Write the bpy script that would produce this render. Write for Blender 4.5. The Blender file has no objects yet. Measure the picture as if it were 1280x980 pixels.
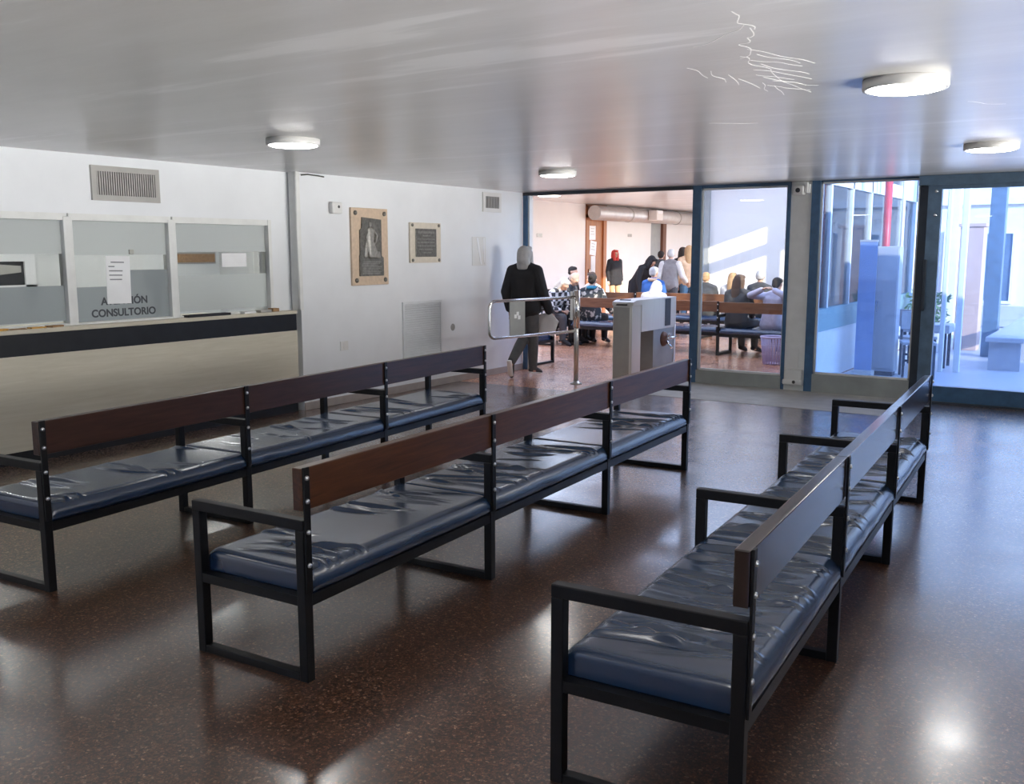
import bpy, bmesh, math, random
from mathutils import Vector, Matrix, noise
random.seed(7)
C = bpy.context.scene.collection
PI = math.pi
V = Vector

# ------------------------------------------------------------------ helpers
def link(o, parent=None):
    C.objects.link(o)
    if parent is not None: o.parent = parent
    return o
def tag(o, label=None, cat=None, group=None, kind=None):
    if label: o['label'] = label
    if cat: o['category'] = cat
    if group: o['group'] = group
    if kind: o['kind'] = kind
    return o
def thing(name, label, cat, loc=(0,0,0), rz=0.0, group=None):
    o = bpy.data.objects.new(name, None); C.objects.link(o)
    o.empty_display_size = .1
    o.location = loc; o.rotation_euler = (0,0,rz)
    return tag(o, label, cat, group)
def obj(name, bm, mat, parent=None, smooth=False, loc=None, rot=None):
    bmesh.ops.recalc_face_normals(bm, faces=bm.faces)
    me = bpy.data.meshes.new(name); bm.to_mesh(me); bm.free()
    for m in (mat if isinstance(mat, (list, tuple)) else [mat]): me.materials.append(m)
    if smooth:
        for p in me.polygons: p.use_smooth = True
    o = bpy.data.objects.new(name, me); link(o, parent)
    if loc is not None: o.location = loc
    if rot is not None: o.rotation_euler = rot
    return o
def B(): return bmesh.new()
def box(bm, x0, x1, y0, y1, z0, z1, mi=0, bev=0):
    vs = [bm.verts.new((x,y,z)) for x in (x0,x1) for y in (y0,y1) for z in (z0,z1)]
    fs = [bm.faces.new([vs[i] for i in f]) for f in ((0,1,3,2),(4,6,7,5),(0,4,5,1),(2,3,7,6),(0,2,6,4),(1,5,7,3))]
    for f in fs: f.material_index = mi
    if bev:
        es = list({e for f in fs for e in f.edges})
        r = bmesh.ops.bevel(bm, geom=es, offset=bev, segments=2, profile=.5, affect='EDGES')
        for f in r['faces']: f.material_index = mi
    return bm
def bx(*a, **k): return box(B(), *a, **k)
def cyl(bm, p0, p1, r0, r1=None, n=16, mi=0, caps=True):
    p0, p1 = V(p0), V(p1); r1 = r0 if r1 is None else r1
    d = (p1-p0).normalized(); a = d.orthogonal().normalized(); b = d.cross(a)
    R = []
    for p, r in ((p0,r0),(p1,r1)):
        R.append([bm.verts.new(p + a*(r*math.cos(2*PI*i/n)) + b*(r*math.sin(2*PI*i/n))) for i in range(n)])
    for i in range(n):
        f = bm.faces.new((R[0][i],R[0][(i+1)%n],R[1][(i+1)%n],R[1][i])); f.material_index = mi; f.smooth = True
    if caps:
        for q in R: bm.faces.new(q).material_index = mi
    return bm
def tube(bm, pts, r, n=10, closed=False, mi=0):
    pts = [V(p) for p in pts]; N = len(pts); rings = []; ref = None
    for i, p in enumerate(pts):
        a = pts[(i-1)%N] if (closed or i>0) else p
        b = pts[(i+1)%N] if (closed or i<N-1) else p
        t = (b-a).normalized()
        if ref is None: ref = t.orthogonal().normalized()
        ref = (ref - t*ref.dot(t)).normalized(); s = t.cross(ref)
        rings.append([bm.verts.new(p + ref*(r*math.cos(2*PI*k/n)) + s*(r*math.sin(2*PI*k/n))) for k in range(n)])
    for i in range(N if closed else N-1):
        A, Bq = rings[i], rings[(i+1)%N]
        for k in range(n):
            f = bm.faces.new((A[k],A[(k+1)%n],Bq[(k+1)%n],Bq[k])); f.smooth = True; f.material_index = mi
    if not closed:
        bm.faces.new(rings[0]); bm.faces.new(rings[-1])
    return bm
def lathe(bm, prof, c=(0,0,0), n=40, mi=0):
    c = V(c); rings = []
    for r, z in prof:
        rings.append([bm.verts.new(c+V((r*math.cos(2*PI*i/n), r*math.sin(2*PI*i/n), z))) for i in range(n)])
    for a, b in zip(rings, rings[1:]):
        for i in range(n):
            f = bm.faces.new((a[i],a[(i+1)%n],b[(i+1)%n],b[i])); f.smooth = True; f.material_index = mi
    for q in (rings[0], rings[-1]): bm.faces.new(q).material_index = mi
    return bm
def ball(bm, c, rx, ry=None, rz=None, seg=12):
    ry = rx if ry is None else ry; rz = rx if rz is None else rz
    r = bmesh.ops.create_uvsphere(bm, u_segments=seg, v_segments=max(6,seg*2//3), radius=1)
    for v in r['verts']: v.co = V(c) + V((v.co.x*rx, v.co.y*ry, v.co.z*rz))
    return bm
def copy_tree(o, parent=None):
    c = o.copy(); C.objects.link(c)
    if parent is not None: c.parent = parent
    for ch in list(o.children): copy_tree(ch, c)
    return c
def prism(bm, pts, axis, a, b, mi=0):
    """extrude a 2-D outline along an axis from a to b"""
    def P(q, t): return {'x':(t,q[0],q[1]), 'y':(q[0],t,q[1]), 'z':(q[0],q[1],t)}[axis]
    A = [bm.verts.new(P(q,a)) for q in pts]; D = [bm.verts.new(P(q,b)) for q in pts]
    n = len(pts)
    fs = [bm.faces.new(A), bm.faces.new(D)] + [bm.faces.new((A[i],A[(i+1)%n],D[(i+1)%n],D[i])) for i in range(n)]
    for f in fs: f.material_index = mi
    return bm
def text_mesh(name, s, size, mat, parent, loc, rot, ext=.0008, align='CENTER'):
    cu = bpy.data.curves.new(name, 'FONT'); cu.body = s; cu.size = size; cu.extrude = ext; cu.align_x = align; cu.align_y = 'CENTER'
    cu.offset = size*.03
    t = bpy.data.objects.new(name+'_c', cu); C.objects.link(t)
    dg = bpy.context.evaluated_depsgraph_get(); dg.update()
    me = bpy.data.meshes.new_from_object(t.evaluated_get(dg))
    bpy.data.objects.remove(t); me.materials.clear(); me.materials.append(mat); me.name = name
    o = bpy.data.objects.new(name, me); link(o, parent); o.location = loc; o.rotation_euler = rot
    return o

# ------------------------------------------------------------------ materials
class NT:
    def __init__(s, name):
        s.m = bpy.data.materials.new(name); s.m.use_nodes = True
        s.t = s.m.node_tree; s.b = s.t.nodes['Principled BSDF']; s.out = s.t.nodes['Material Output']
    def n(s, t, **k):
        x = s.t.nodes.new(t)
        for a, v in k.items():
            if a in x.inputs: x.inputs[a].default_value = v
            else: setattr(x, a, v)
        return x
    def l(s, a, b): s.t.links.new(a, b)
    def co(s, scale=(1,1,1), rot=(0,0,0)):
        tc = s.n('ShaderNodeTexCoord'); mp = s.n('ShaderNodeMapping')
        mp.inputs['Scale'].default_value = scale; mp.inputs['Rotation'].default_value = rot
        s.l(tc.outputs['Object'], mp.inputs['Vector']); return mp.outputs['Vector']
    def ramp(s, fac, stops):
        r = s.n('ShaderNodeValToRGB'); e = r.color_ramp.elements
        e[0].position = stops[0][0]; e[1].position = stops[-1][0]
        for p, c in stops[1:-1]: e.new(p)
        for i, (p, c) in enumerate(stops): e[i].color = (*c, 1) if len(c) == 3 else c
        s.l(fac, r.inputs['Fac']); return r.outputs['Color']
    def bump(s, h, strength=.2, dist=.01):
        b = s.n('ShaderNodeBump', Strength=strength, Distance=dist); s.l(h, b.inputs['Height']); s.l(b.outputs['Normal'], s.b.inputs['Normal'])
def mat(name, col, rough=.5, metal=0, spec=.5, var=.06, scale=8, bump=0, coat=0, sheen=0):
    q = NT(name); b = q.b
    b.inputs['Roughness'].default_value = rough; b.inputs['Metallic'].default_value = metal
    b.inputs['Specular IOR Level'].default_value = spec
    if coat: b.inputs['Coat Weight'].default_value = coat
    no = q.n('ShaderNodeTexNoise', Scale=scale, Detail=4); q.l(q.co(), no.inputs['Vector'])
    c = q.ramp(no.outputs['Fac'], [(.3, tuple(x*(1-var) for x in col)), (.7, tuple(min(1,x*(1+var)) for x in col))])
    q.l(c, b.inputs['Base Color'])
    if bump: q.bump(no.outputs['Fac'], bump, .005)
    return q.m
def emit(name, col, s):
    q = NT(name); e = q.n('ShaderNodeEmission', Strength=s); e.inputs['Color'].default_value = (*col,1); q.l(e.outputs[0], q.out.inputs[0]); return q.m
def glass(name, tint=(1,1,1), ior=1.45, haze=0, hazecol=(.8,.85,.9), rough=0):
    q = NT(name)
    tr = q.n('ShaderNodeBsdfTransparent'); tr.inputs['Color'].default_value = (*tint,1)
    gl = q.n('ShaderNodeBsdfGlossy', Roughness=rough); fr = q.n('ShaderNodeFresnel', IOR=ior)
    mx = q.n('ShaderNodeMixShader'); q.l(fr.outputs[0], mx.inputs[0]); q.l(tr.outputs[0], mx.inputs[1]); q.l(gl.outputs[0], mx.inputs[2])
    res = mx.outputs[0]
    if haze:
        df = q.n('ShaderNodeBsdfDiffuse'); df.inputs['Color'].default_value = (*hazecol,1)
        tl = q.n('ShaderNodeBsdfTranslucent'); tl.inputs['Color'].default_value = (*hazecol,1)
        ad = q.n('ShaderNodeMixShader'); ad.inputs[0].default_value = .5; q.l(df.outputs[0], ad.inputs[1]); q.l(tl.outputs[0], ad.inputs[2])
        m2 = q.n('ShaderNodeMixShader'); m2.inputs[0].default_value = haze
        q.l(res, m2.inputs[1]); q.l(ad.outputs[0], m2.inputs[2]); res = m2.outputs[0]
    q.l(res, q.out.inputs[0]); return q.m

def m_terrazzo(name='terrazzo', tint=(1,1,1)):
    q = NT(name); b = q.b; co = q.co()
    v = q.n('ShaderNodeTexVoronoi', Scale=105); q.l(co, v.inputs['Vector'])
    sep = q.n('ShaderNodeSeparateColor'); q.l(v.outputs['Color'], sep.inputs[0])
    chips = q.ramp(sep.outputs[0], [(0,(.022,.007,.003)), (.4,(.068,.024,.009)), (.75,(.125,.052,.023)), (.92,(.17,.085,.044)), (1,(.30,.19,.12))])
    v2 = q.n('ShaderNodeTexVoronoi', Scale=240); q.l(co, v2.inputs['Vector'])
    s2 = q.n('ShaderNodeSeparateColor'); q.l(v2.outputs['Color'], s2.inputs[0])
    fine = q.ramp(s2.outputs[1], [(0,(.35,.32,.30)), (.9,(1.1,1.02,.96)), (1,(2.6,2.2,1.9))])
    mu = q.n('ShaderNodeMix', data_type='RGBA', blend_type='MULTIPLY'); mu.inputs[0].default_value = 1
    q.l(chips, mu.inputs[6]); q.l(fine, mu.inputs[7])
    # square slabs with faint joints
    br = q.n('ShaderNodeTexBrick', offset=0.0, Scale=1.0); br.inputs['Brick Width'].default_value = .6; br.inputs['Row Height'].default_value = .6
    br.inputs['Mortar Size'].default_value = .0035; br.inputs['Color1'].default_value = (1,1,1,1); br.inputs['Color2'].default_value = (.86,.86,.86,1); br.inputs['Mortar'].default_value = (.55,.5,.48,1)
    q.l(co, br.inputs['Vector'])
    m3 = q.n('ShaderNodeMix', data_type='RGBA', blend_type='MULTIPLY'); m3.inputs[0].default_value = .8
    q.l(mu.outputs[2], m3.inputs[6]); q.l(br.outputs['Color'], m3.inputs[7])
    # worn dusty patches
    no = q.n('ShaderNodeTexNoise', Scale=.9, Detail=5, Roughness=.6); q.l(co, no.inputs['Vector'])
    wf = q.ramp(no.outputs['Fac'], [(.45,(0,0,0)), (.75,(.22,.22,.22))])
    m4 = q.n('ShaderNodeMix', data_type='RGBA'); q.l(wf, m4.inputs[0]); q.l(m3.outputs[2], m4.inputs[6]); m4.inputs[7].default_value = (.13,.10,.085,1)
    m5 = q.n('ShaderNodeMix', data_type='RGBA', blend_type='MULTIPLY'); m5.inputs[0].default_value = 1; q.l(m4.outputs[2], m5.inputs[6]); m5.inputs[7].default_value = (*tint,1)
    q.l(m5.outputs[2], b.inputs['Base Color'])
    b.inputs['Roughness'].default_value = .45
    b.inputs['Coat Weight'].default_value = 1.0; b.inputs['Coat IOR'].default_value = 2.05
    n2 = q.n('ShaderNodeTexNoise', Scale=2.2, Detail=6); q.l(co, n2.inputs['Vector'])
    rr = q.ramp(n2.outputs['Fac'], [(.35,(.16,.16,.16)), (.7,(.25,.25,.25))]); q.l(rr, b.inputs['Coat Roughness'])
    n3 = q.n('ShaderNodeTexNoise', Scale=35, Detail=2); q.l(co, n3.inputs['Vector'])
    bp = q.n('ShaderNodeBump', Strength=.05, Distance=.004); q.l(n3.outputs['Fac'], bp.inputs['Height']); q.l(bp.outputs['Normal'], b.inputs['Coat Normal'])
    return q.m
def m_ceiling():
    q = NT('ceiling_paint'); b = q.b
    n1 = q.n('ShaderNodeTexNoise', Scale=1.0, Detail=5, Roughness=.6); q.l(q.co((.35,2.6,1),(0,0,.5)), n1.inputs['Vector'])
    n2 = q.n('ShaderNodeTexNoise', Scale=.5, Detail=3); q.l(q.co(), n2.inputs['Vector'])
    c1 = q.ramp(n1.outputs['Fac'], [(.3,(.62,.61,.60)), (.52,(.70,.69,.68)), (.60,(.74,.735,.73)), (.66,(.90,.895,.89))])
    c2 = q.ramp(n2.outputs['Fac'], [(.3,(.9,.9,.9)), (.7,(1.04,1.04,1.04))])
    mu = q.n('ShaderNodeMix', data_type='RGBA', blend_type='MULTIPLY'); mu.inputs[0].default_value = 1; q.l(c1, mu.inputs[6]); q.l(c2, mu.inputs[7])
    q.l(mu.outputs[2], b.inputs['Base Color'])
    r = q.ramp(n1.outputs['Fac'], [(.35,(.30,.30,.30)), (.7,(.42,.42,.42))]); q.l(r, b.inputs['Roughness'])
    n3 = q.n('ShaderNodeTexNoise', Scale=6, Detail=4); q.l(q.co((1,2.5,1)), n3.inputs['Vector'])
    b.inputs['Coat Weight'].default_value = 1; b.inputs['Coat IOR'].default_value = 1.6; b.inputs['Coat Roughness'].default_value = .26
    q.bump(n3.outputs['Fac'], .10, .02); return q.m
def m_wood(name, dark, light, axis='y', rough=.35, scale=1.0):
    q = NT(name); b = q.b
    sc = {'x':(1.2,16,16),'y':(16,1.2,16),'z':(16,16,1.2)}[axis]
    n1 = q.n('ShaderNodeTexNoise', Scale=2.2*scale, Detail=7, Roughness=.62, Distortion=.8); q.l(q.co(sc), n1.inputs['Vector'])
    c = q.ramp(n1.outputs['Fac'], [(.3,dark), (.55,tuple((x+y)/2 for x,y in zip(dark,light))), (.75,light)])
    q.l(c, b.inputs['Base Color']); b.inputs['Roughness'].default_value = rough
    q.bump(n1.outputs['Fac'], .08, .003); return q.m
def m_brushed(name, col, rough=.3, axis='z'):
    q = NT(name); b = q.b; b.inputs['Metallic'].default_value = 1
    sc = {'x':(1,90,90),'z':(90,90,1)}[axis]
    n1 = q.n('ShaderNodeTexNoise', Scale=3, Detail=3); q.l(q.co(sc), n1.inputs['Vector'])
    q.l(q.ramp(n1.outputs['Fac'], [(.3,tuple(x*.86 for x in col)),(.7,col)]), b.inputs['Base Color'])
    q.l(q.ramp(n1.outputs['Fac'], [(.3,(rough*.8,)*3),(.7,(rough*1.2,)*3)]), b.inputs['Roughness']); return q.m
def m_checker(name, a, bcol, s):
    q = NT(name)
    ch = q.n('ShaderNodeTexChecker', Scale=s); ch.inputs['Color1'].default_value = (*a,1); ch.inputs['Color2'].default_value = (*bcol,1)
    q.l(q.co((1,.5,1)), ch.inputs['Vector']); q.l(ch.outputs['Color'], q.b.inputs['Base Color']); q.b.inputs['Roughness'].default_value = .8; return q.m
def m_spots(name, a, bcol, s, thr=.55):
    q = NT(name); n1 = q.n('ShaderNodeTexNoise', Scale=s, Detail=1); q.l(q.co(), n1.inputs['Vector'])
    q.l(q.ramp(n1.outputs['Fac'], [(thr-.04,a),(thr+.04,bcol)]), q.b.inputs['Base Color']); q.b.inputs['Roughness'].default_value = .8; return q.m

M = {}
M['floor'] = m_terrazzo(); M['floor_hall'] = m_terrazzo('lit_terrazzo', (7.0,7.6,8.6)); M['ceiling'] = m_ceiling()  # hall floor: the same terrazzo, its bright light put into a paler tint
M['wall'] = mat('wall_paint', (.78,.80,.82), .42, var=.03, scale=2.5, bump=.04)
M['wall_hall'] = mat('hall_wall_paint', (.80,.765,.73), .55, var=.02, scale=2)
M['office'] = mat('office_paint', (.72,.74,.74), .6, var=.02)
M['black'] = mat('black_frame_enamel', (.006,.006,.007), .42, spec=.3, var=.25, scale=30)
M['bolt'] = mat('bolt_zinc', (.65,.65,.66), .3, metal=1)
M['vinyl'] = None
def m_vinyl(name, col, rough):
    q = NT(name); b = q.b
    b.inputs['Base Color'].default_value = (*col,1); b.inputs['Roughness'].default_value = rough
    b.inputs['Specular IOR Level'].default_value = .85
    b.inputs['Coat Weight'].default_value = .3; b.inputs['Coat Roughness'].default_value = .22
    return q.m
M['vinyl'] = m_vinyl('navy_vinyl', (.010,.031,.078), .27)
M['wood_red'] = m_wood('bench_board_red_brown', (.032,.010,.004), (.115,.040,.014))
M['wood_dark'] = m_wood('bench_board_dark', (.022,.009,.006), (.065,.025,.016))
M['wood_black'] = m_wood('bench_board_blackish', (.012,.006,.005), (.026,.013,.010), rough=.18)
M['wood_black'].node_tree.nodes['Principled BSDF'].inputs['Specular IOR Level'].default_value = .9
M['wood_hall'] = m_wood('hall_bench_board', (.11,.045,.02), (.24,.11,.055))
M['blue'] = mat('blue_enamel', (.045,.115,.22), .32, var=.15, scale=14, bump=.05)
M['bluegrey'] = mat('blue_grey_enamel', (.10,.165,.24), .3, var=.22, scale=9, bump=.05)
M['kick'] = mat('grey_kick_plate', (.30,.32,.31), .4, var=.1, scale=5)
M['darkedge'] = mat('dark_header', (.025,.035,.05), .4, var=.2)
M['glass'] = glass('clear_glass', (.97,.985,.98), 1.42)
M['glass_door'] = glass('door_glass', (.80,.89,1.0), 1.5, haze=.10, hazecol=(.62,.72,.95))
M['glass_ticket'] = glass('ticket_glass', (.94,.96,.96), 1.4)
M['frost'] = glass('frost_or_sheen_band', (.80,.83,.84), 1.35, haze=.62, hazecol=(.56,.60,.62))
M['film_or_sheen'] = glass('light_film_or_sheen', (.92,.94,.94), 1.35, haze=.55, hazecol=(.86,.89,.89))  # frosted film, also used to paint a pale reflection on clear panes
M['white_frame'] = mat('white_frame_paint', (.74,.75,.73), .45, var=.05)
M['counter'] = m_wood('cream_laminate', (.60,.555,.44), (.70,.66,.545), axis='y', rough=.4, scale=.8)
M['blacklam'] = mat('black_band_laminate', (.012,.014,.018), .35, var=.2)
M['stone'] = mat('beige_stone', (.62,.48,.35), .45, var=.08, scale=25)
M['stone_pale'] = mat('pale_stone', (.66,.60,.50), .45, var=.06, scale=25)
M['bronze'] = mat('patinated_bronze', (.19,.185,.165), .42, metal=.6, var=.25, scale=30, bump=.2)
M['bronze_lt'] = mat('worn_bronze', (.30,.29,.265), .5, metal=.4, var=.2, scale=30)
M['grille'] = mat('grille_aluminium', (.42,.41,.38), .45, metal=.4)
M['grille_dark'] = mat('grille_shadow_cavity', (.06,.06,.055), .8)
M['louver'] = mat('louvre_paint', (.72,.745,.76), .45, var=.03)
M['plastic'] = mat('white_plastic', (.72,.72,.70), .4, var=.02)
M['dark'] = mat('dark_plastic', (.02,.02,.024), .4)
M['paper'] = mat('paper', (.85,.86,.87), .8, var=.02)
M['ink'] = mat('ink', (.03,.03,.035), .6)
M['inkgrey'] = mat('grey_print', (.25,.26,.28), .7)
M['film_letter'] = mat('vinyl_letters', (.055,.06,.07), .5)
M['steel'] = m_brushed('brushed_steel', (.62,.61,.58), .3, 'z')
M['steel_body'] = m_brushed('turnstile_steel', (.74,.74,.73), .42, 'z')
M['chrome'] = mat('chrome', (.75,.74,.72), .18, metal=1, var=.03)
M['kraft'] = mat('cork_board', (.35,.21,.10), .8, var=.2, scale=40)
M['lamp_rim'] = mat('lamp_rim', (.75,.74,.71), .35)
M['lamp'] = emit('lamp_diffuser', (1.0,.985,.96), 26)
M['office_fill'] = emit('office_fill_diffuser', (1.0,.98,.95), 110)
M['lamp_hall'] = emit('hall_lamp_diffuser', (1.0,.93,.82), 10)
M['door_wood'] = m_wood('orange_door_wood', (.30,.105,.035), (.50,.20,.075), axis='z', rough=.4)
M['jamb_wood'] = m_wood('brown_jamb_wood', (.12,.05,.03), (.22,.10,.06), axis='z', rough=.5)
M['grey_panel'] = mat('grey_panel', (.33,.34,.33), .5)
M['concrete'] = mat('pale_threshold_concrete', (.42,.41,.385), .55, var=.12, scale=6)
M['court'] = mat('courtyard_paving', (.50,.50,.52), .45, var=.07, scale=1.2)
M['facade'] = mat('facade_render', (.70,.67,.61), .8, var=.05)
M['teal'] = mat('teal_dado', (.22,.36,.37), .5, var=.05)
M['pink'] = mat('pinkish_render', (.56,.40,.34), .7)
M['red'] = mat('red_steel', (.55,.05,.05), .4)
M['banner'] = mat('blue_reflection_banner', (.24,.34,.58), .6, var=.08)
M['benchslab'] = mat('grey_bench_slab', (.42,.43,.45), .5)
M['lilac'] = mat('lilac_plastic', (.47,.43,.66), .5)
M['duct'] = mat('galvanised_duct', (.55,.54,.52), .35, metal=.3)
M['smudge'] = mat('grey_smudge', (.36,.35,.33), .7)
M['scuff'] = mat('chalk_scuff', (.86,.85,.83), .8)
M['amber'] = mat('amber_leaflets', (.55,.30,.06), .6, var=.3, scale=30)
M['baseb'] = mat('grey_baseboard', (.36,.32,.30), .4, var=.1)
M['green'] = mat('leaf_green', (.08,.16,.06), .6, var=.3, scale=20)

# ------------------------------------------------------------------ layout constants (metres), camera 1.65 m up
ZC = 2.4386; XW = -7.188; XR = -7.30; YG = 11.16
def struct(name, bm, m, parent=None, smooth=False):
    o = obj(name, bm, m, parent, smooth)
    if parent is None: o['kind'] = 'structure'
    return o

# ------------------------------------------------------------------ room shell
b = bx(-10.6, 2.4, -3.1, 9.6, -.15, 0); box(b, -4.72, 2.4, 9.6, YG, -.15, 0)
struct('floor', b, M['floor'])
b = bx(-13.4, -3.33, YG, 34, -.15, 0); box(b, -7.6, -4.72, 9.6, YG, -.15, 0)  # second box carries the painted glare out before the opening
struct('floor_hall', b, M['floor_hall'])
struct('ceiling', bx(-10.6, 10, -3.2, 11.24, ZC, ZC+.35), M['ceiling'])  # slab runs on past the right wall, unseen, to shade the courtyard
struct('wall_left', bx(XW-.45, XW, 6.90, 11.08, 0, ZC), M['wall'])
b = bx(XR-.15, XR, -3.1, 6.90, 0, 1.06)
box(b, XR-.15, XR, -3.1, 6.90, 1.935, ZC); box(b, XR-.15, XR, 6.60, 6.90, 1.06, 1.935); box(b, XR-.15, XR, -3.1, 1.6, 1.06, 1.935)
struct('wall_left_ticket', b, M['wall'])
b = bx(2.2, 2.4, -3.1, 11.1, 0, .3); box(b, 2.2, 2.4, -3.1, 11.1, 2.3, ZC); box(b, 2.2, 2.4, -3.1, -2.6, .3, 2.3); box(b, 2.2, 2.4, 10.9, 11.1, .3, 2.3)
for i in range(10): y = -1.3+1.22*i; box(b, 2.24, 2.36, y-.03, y+.03, .3, 2.3)
struct('wall_right', b, M['wall'])  # unseen wall; its window band is added to let light onto the ceiling
b = bx(-7.3, 2.2, -3.1, -2.95, 0, .9); box(b, -7.3, 2.2, -3.1, -2.95, 2.3, ZC); box(b, -7.3, -6.6, -3.1, -2.95, .9, 2.3); box(b, -3.4, 2.2, -3.1, -2.95, .9, 2.3); box(b, -5.05, -4.95, -3.08, -2.97, .9, 2.3)
struct('wall_back', b, M['wall'])  # unseen wall; the window opening is added for light
struct('wall_front', bx(2.4, 10, YG-.08, YG+.08, 0, ZC), M['wall'])
struct('baseboard_left', bx(XW, XW+.014, 6.9, 11.07, 0, .085, bev=.004), M['baseb'])
b = bx(XW-.09, XW+.03, 6.865, 6.905, 1.05, ZC); cyl(b, (XW+.02,6.86,1.06), (XW+.02,6.86,ZC), .012)
struct('trim_1', b, M['white_frame'])
struct('threshold', bx(-4.72, -1.95, 9.85, YG-.06, 0, .004), M['concrete'])

# office behind the ticket windows
b = bx(-10.6, -10.45, 1.4, 7.0, 0, ZC); box(b, -10.45, XR-.15, 1.4, 1.55, 0, ZC); box(b, -10.45, XR-.45, 8.55, 8.7, 0, ZC)
box(b, -10.6, -10.45, 7.0, 8.7, 0, ZC)
struct('wall_office', b, M['office'])

# hall beyond the partition
struct('wall_hall_left', bx(-13.2, -13.0, 11, 23.25, 0, 3.0), M['wall_hall'])
b = bx(-13.2, -13.0, 24.45, 27.45, 0, 3.0); box(b, -13.2, -13.0, 28.55, 34, 0, 3.0)
struct('wall_hall_left_far', b, M['wall_hall'])
struct('wall_hall_right', bx(-7.36, -3.35, 18.0, 18.2, 0, 3.6), M['wall_hall'])
struct('pillar_hall', bx(-7.40, -7.24, 17.93, 18.2, 0, 3.6), M['grey_panel'])
struct('wall_hall_end', bx(-13.2, -7.2, 33.8, 34, 0, 3.0), M['wall_hall'])
b = bx(-7.36, -7.2, 18.2, 33.8, 0, .6); box(b, -7.36, -7.2, 18.2, 33.8, 2.8, 3.0)
for i in range(10): box(b, -7.36, -7.2, 18.2+1.7*i, 18.35+1.7*i, .6, 2.8)
struct('wall_hall_side', b, M['wall_hall'])  # unseen wall; its window openings are added to light the corridor
b = bx(-13.2, -10.3, 11.0, 11.1, 0, 3.0); box(b, -10.6, -7.4, 10.98, 11.08, 0, 3.6); struct('wall_hall_near', b, M['wall_hall'])
b = bx(-13.2, -7.8, 17.4, 34, 2.92, 3.05); box(b, -13.2, -12.2, 11.0, 17.4, 2.92, 3.05); box(b, -8.6, -7.8, 11.0, 17.4, 2.92, 3.05); box(b, -12.2, -8.6, 11.0, 11.8, 2.92, 3.05); box(b, -7.8, -7.3, 17.9, 34, 2.92, 3.05)
for y in (13.6,15.4): box(b, -12.2, -8.6, y-.05, y+.05, 2.92, 3.05)
struct('ceiling_hall', b, M['ceiling'])  # skylight opening is added, out of view, to light the corridor
b = bx(-7.8, -7.3, 11.24, 18.2, 3.5, 3.65); box(b, -3.8, -3.3, 11.24, 18.2, 3.5, 3.65); box(b, -7.3, -3.8, 11.24, 11.9, 3.5, 3.65); box(b, -7.3, -3.8, 17.4, 18.2, 3.5, 3.65); box(b, -3.8, -3.7, 11.0, 18.2, 3.65, 4.9)
for y in (13.2,14.6,16.0): box(b, -7.3, -3.8, y-.05, y+.05, 3.5, 3.65)
box(b, -7.85, -7.8, 11.24, 18.2, 2.92, 3.65); box(b, -7.8, -3.3, 11.24, 11.3, ZC, 3.5)
struct('ceiling_hall_tall', b, M['ceiling'])  # unseen skylight opening added for light, with a curb to block sun
# glazed side of the hall (daylight side): white base, teal band, mullions, transom
XS0, XS1 = -3.45, -3.33
b = bx(XS0, XS1, 11.3, 18.0, 0, .64)
box(b, XS0, XS1, 11.3, 18.0, 3.02, 3.6)
for y in (11.3, 12.35, 13.4, 14.45, 15.5): box(b, XS0+.02, XS1-.02, y-.03, y+.03, .9, 3.02)
box(b, XS0+.02, XS1-.02, 16.54, 16.65, .9, 3.02); box(b, XS0, XS1, 16.65, 17.6, 2.46, 3.02); box(b, XS0, XS1, 17.5, 18.0, .9, 3.02)
box(b, XS0+.02, XS1-.02, 11.3, 16.6, 2.47, 2.67)
struct('wall_hall_glazed', b, M['white_frame'])
struct('trim_2', bx(XS0-.01, XS1+.012, 11.3, 18.0, .64, .92), M['teal'])
w = struct('window_4', bx(XS0+.055, XS1-.055, 11.33, 17.5, .9, 3.02), M['glass'])

# ------------------------------------------------------------------ glazed partition
b = bx(-7.2, -4.72, YG-.06, YG+.05, 2.395, ZC-.002)
struct('trim_3', b, M['darkedge'])
b = bx(XW+.005, XW+.075, 10.86+.22, YG+.02, 0, 2.395); struct('trim_4', b, M['blue'])
struct('trim_5', bx(XW+.075, XW+.10, 11.10, YG+.03, 0, 2.395), M['white_frame'])

def framed_pane(name, x0, x1, zb, zt, y, post_l, post_r, gm, fm, base_m, base_top):
    r = thing(name, None, None, (0,0,0)); r['kind'] = 'structure'
    f = B()
    if post_l: box(f, x0-post_l, x0, y-.05, y+.05, 0, ZC-.002)
    if post_r: box(f, x1, x1+post_r, y-.05, y+.05, 0, ZC-.002)
    box(f, x0, x1, y-.04, y+.04, zt, ZC-.002)
    obj('window_frame', f, fm, r)
    g = B()
    for (a,c,d,e) in ((x0,x0+.022,zb,zt),(x1-.022,x1,zb,zt),(x0,x1,zb,zb+.02),(x0,x1,zt-.02,zt)): box(g, a,c,y-.028,y+.028,d,e)
    obj('glazing_bead', g, M['white_frame'], r)
    obj('kick_plate', bx(x0, x1, y-.07, y+.06, 0, base_top), base_m, r)
    obj('glass_pane', bx(x0+.01, x1-.01, y-.004, y+.004, zb, zt), gm, r)
    return r
framed_pane('window_1', -4.60, -3.52, .165, 2.40, YG, .105, .0, M['glass'], M['blue'], M['kick'], .165)
framed_pane('window_2', -3.15, -2.08, .215, 2.42, YG, .0, .0, M['glass_door'], M['blue'], M['kick'], .215)
struct('trim_6', bx(-3.525, -3.485, YG-.06, YG+.06, 0, ZC-.002), M['blue'])
struct('trim_7', bx(-3.245, -3.15, YG-.06, YG+.06, 0, ZC-.002), M['blue'])
b = bx(-3.487, -3.243, YG-.05, YG+.14, 0, ZC-.002, bev=.006)
struct('pillar', b, M['white_frame'])
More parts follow.
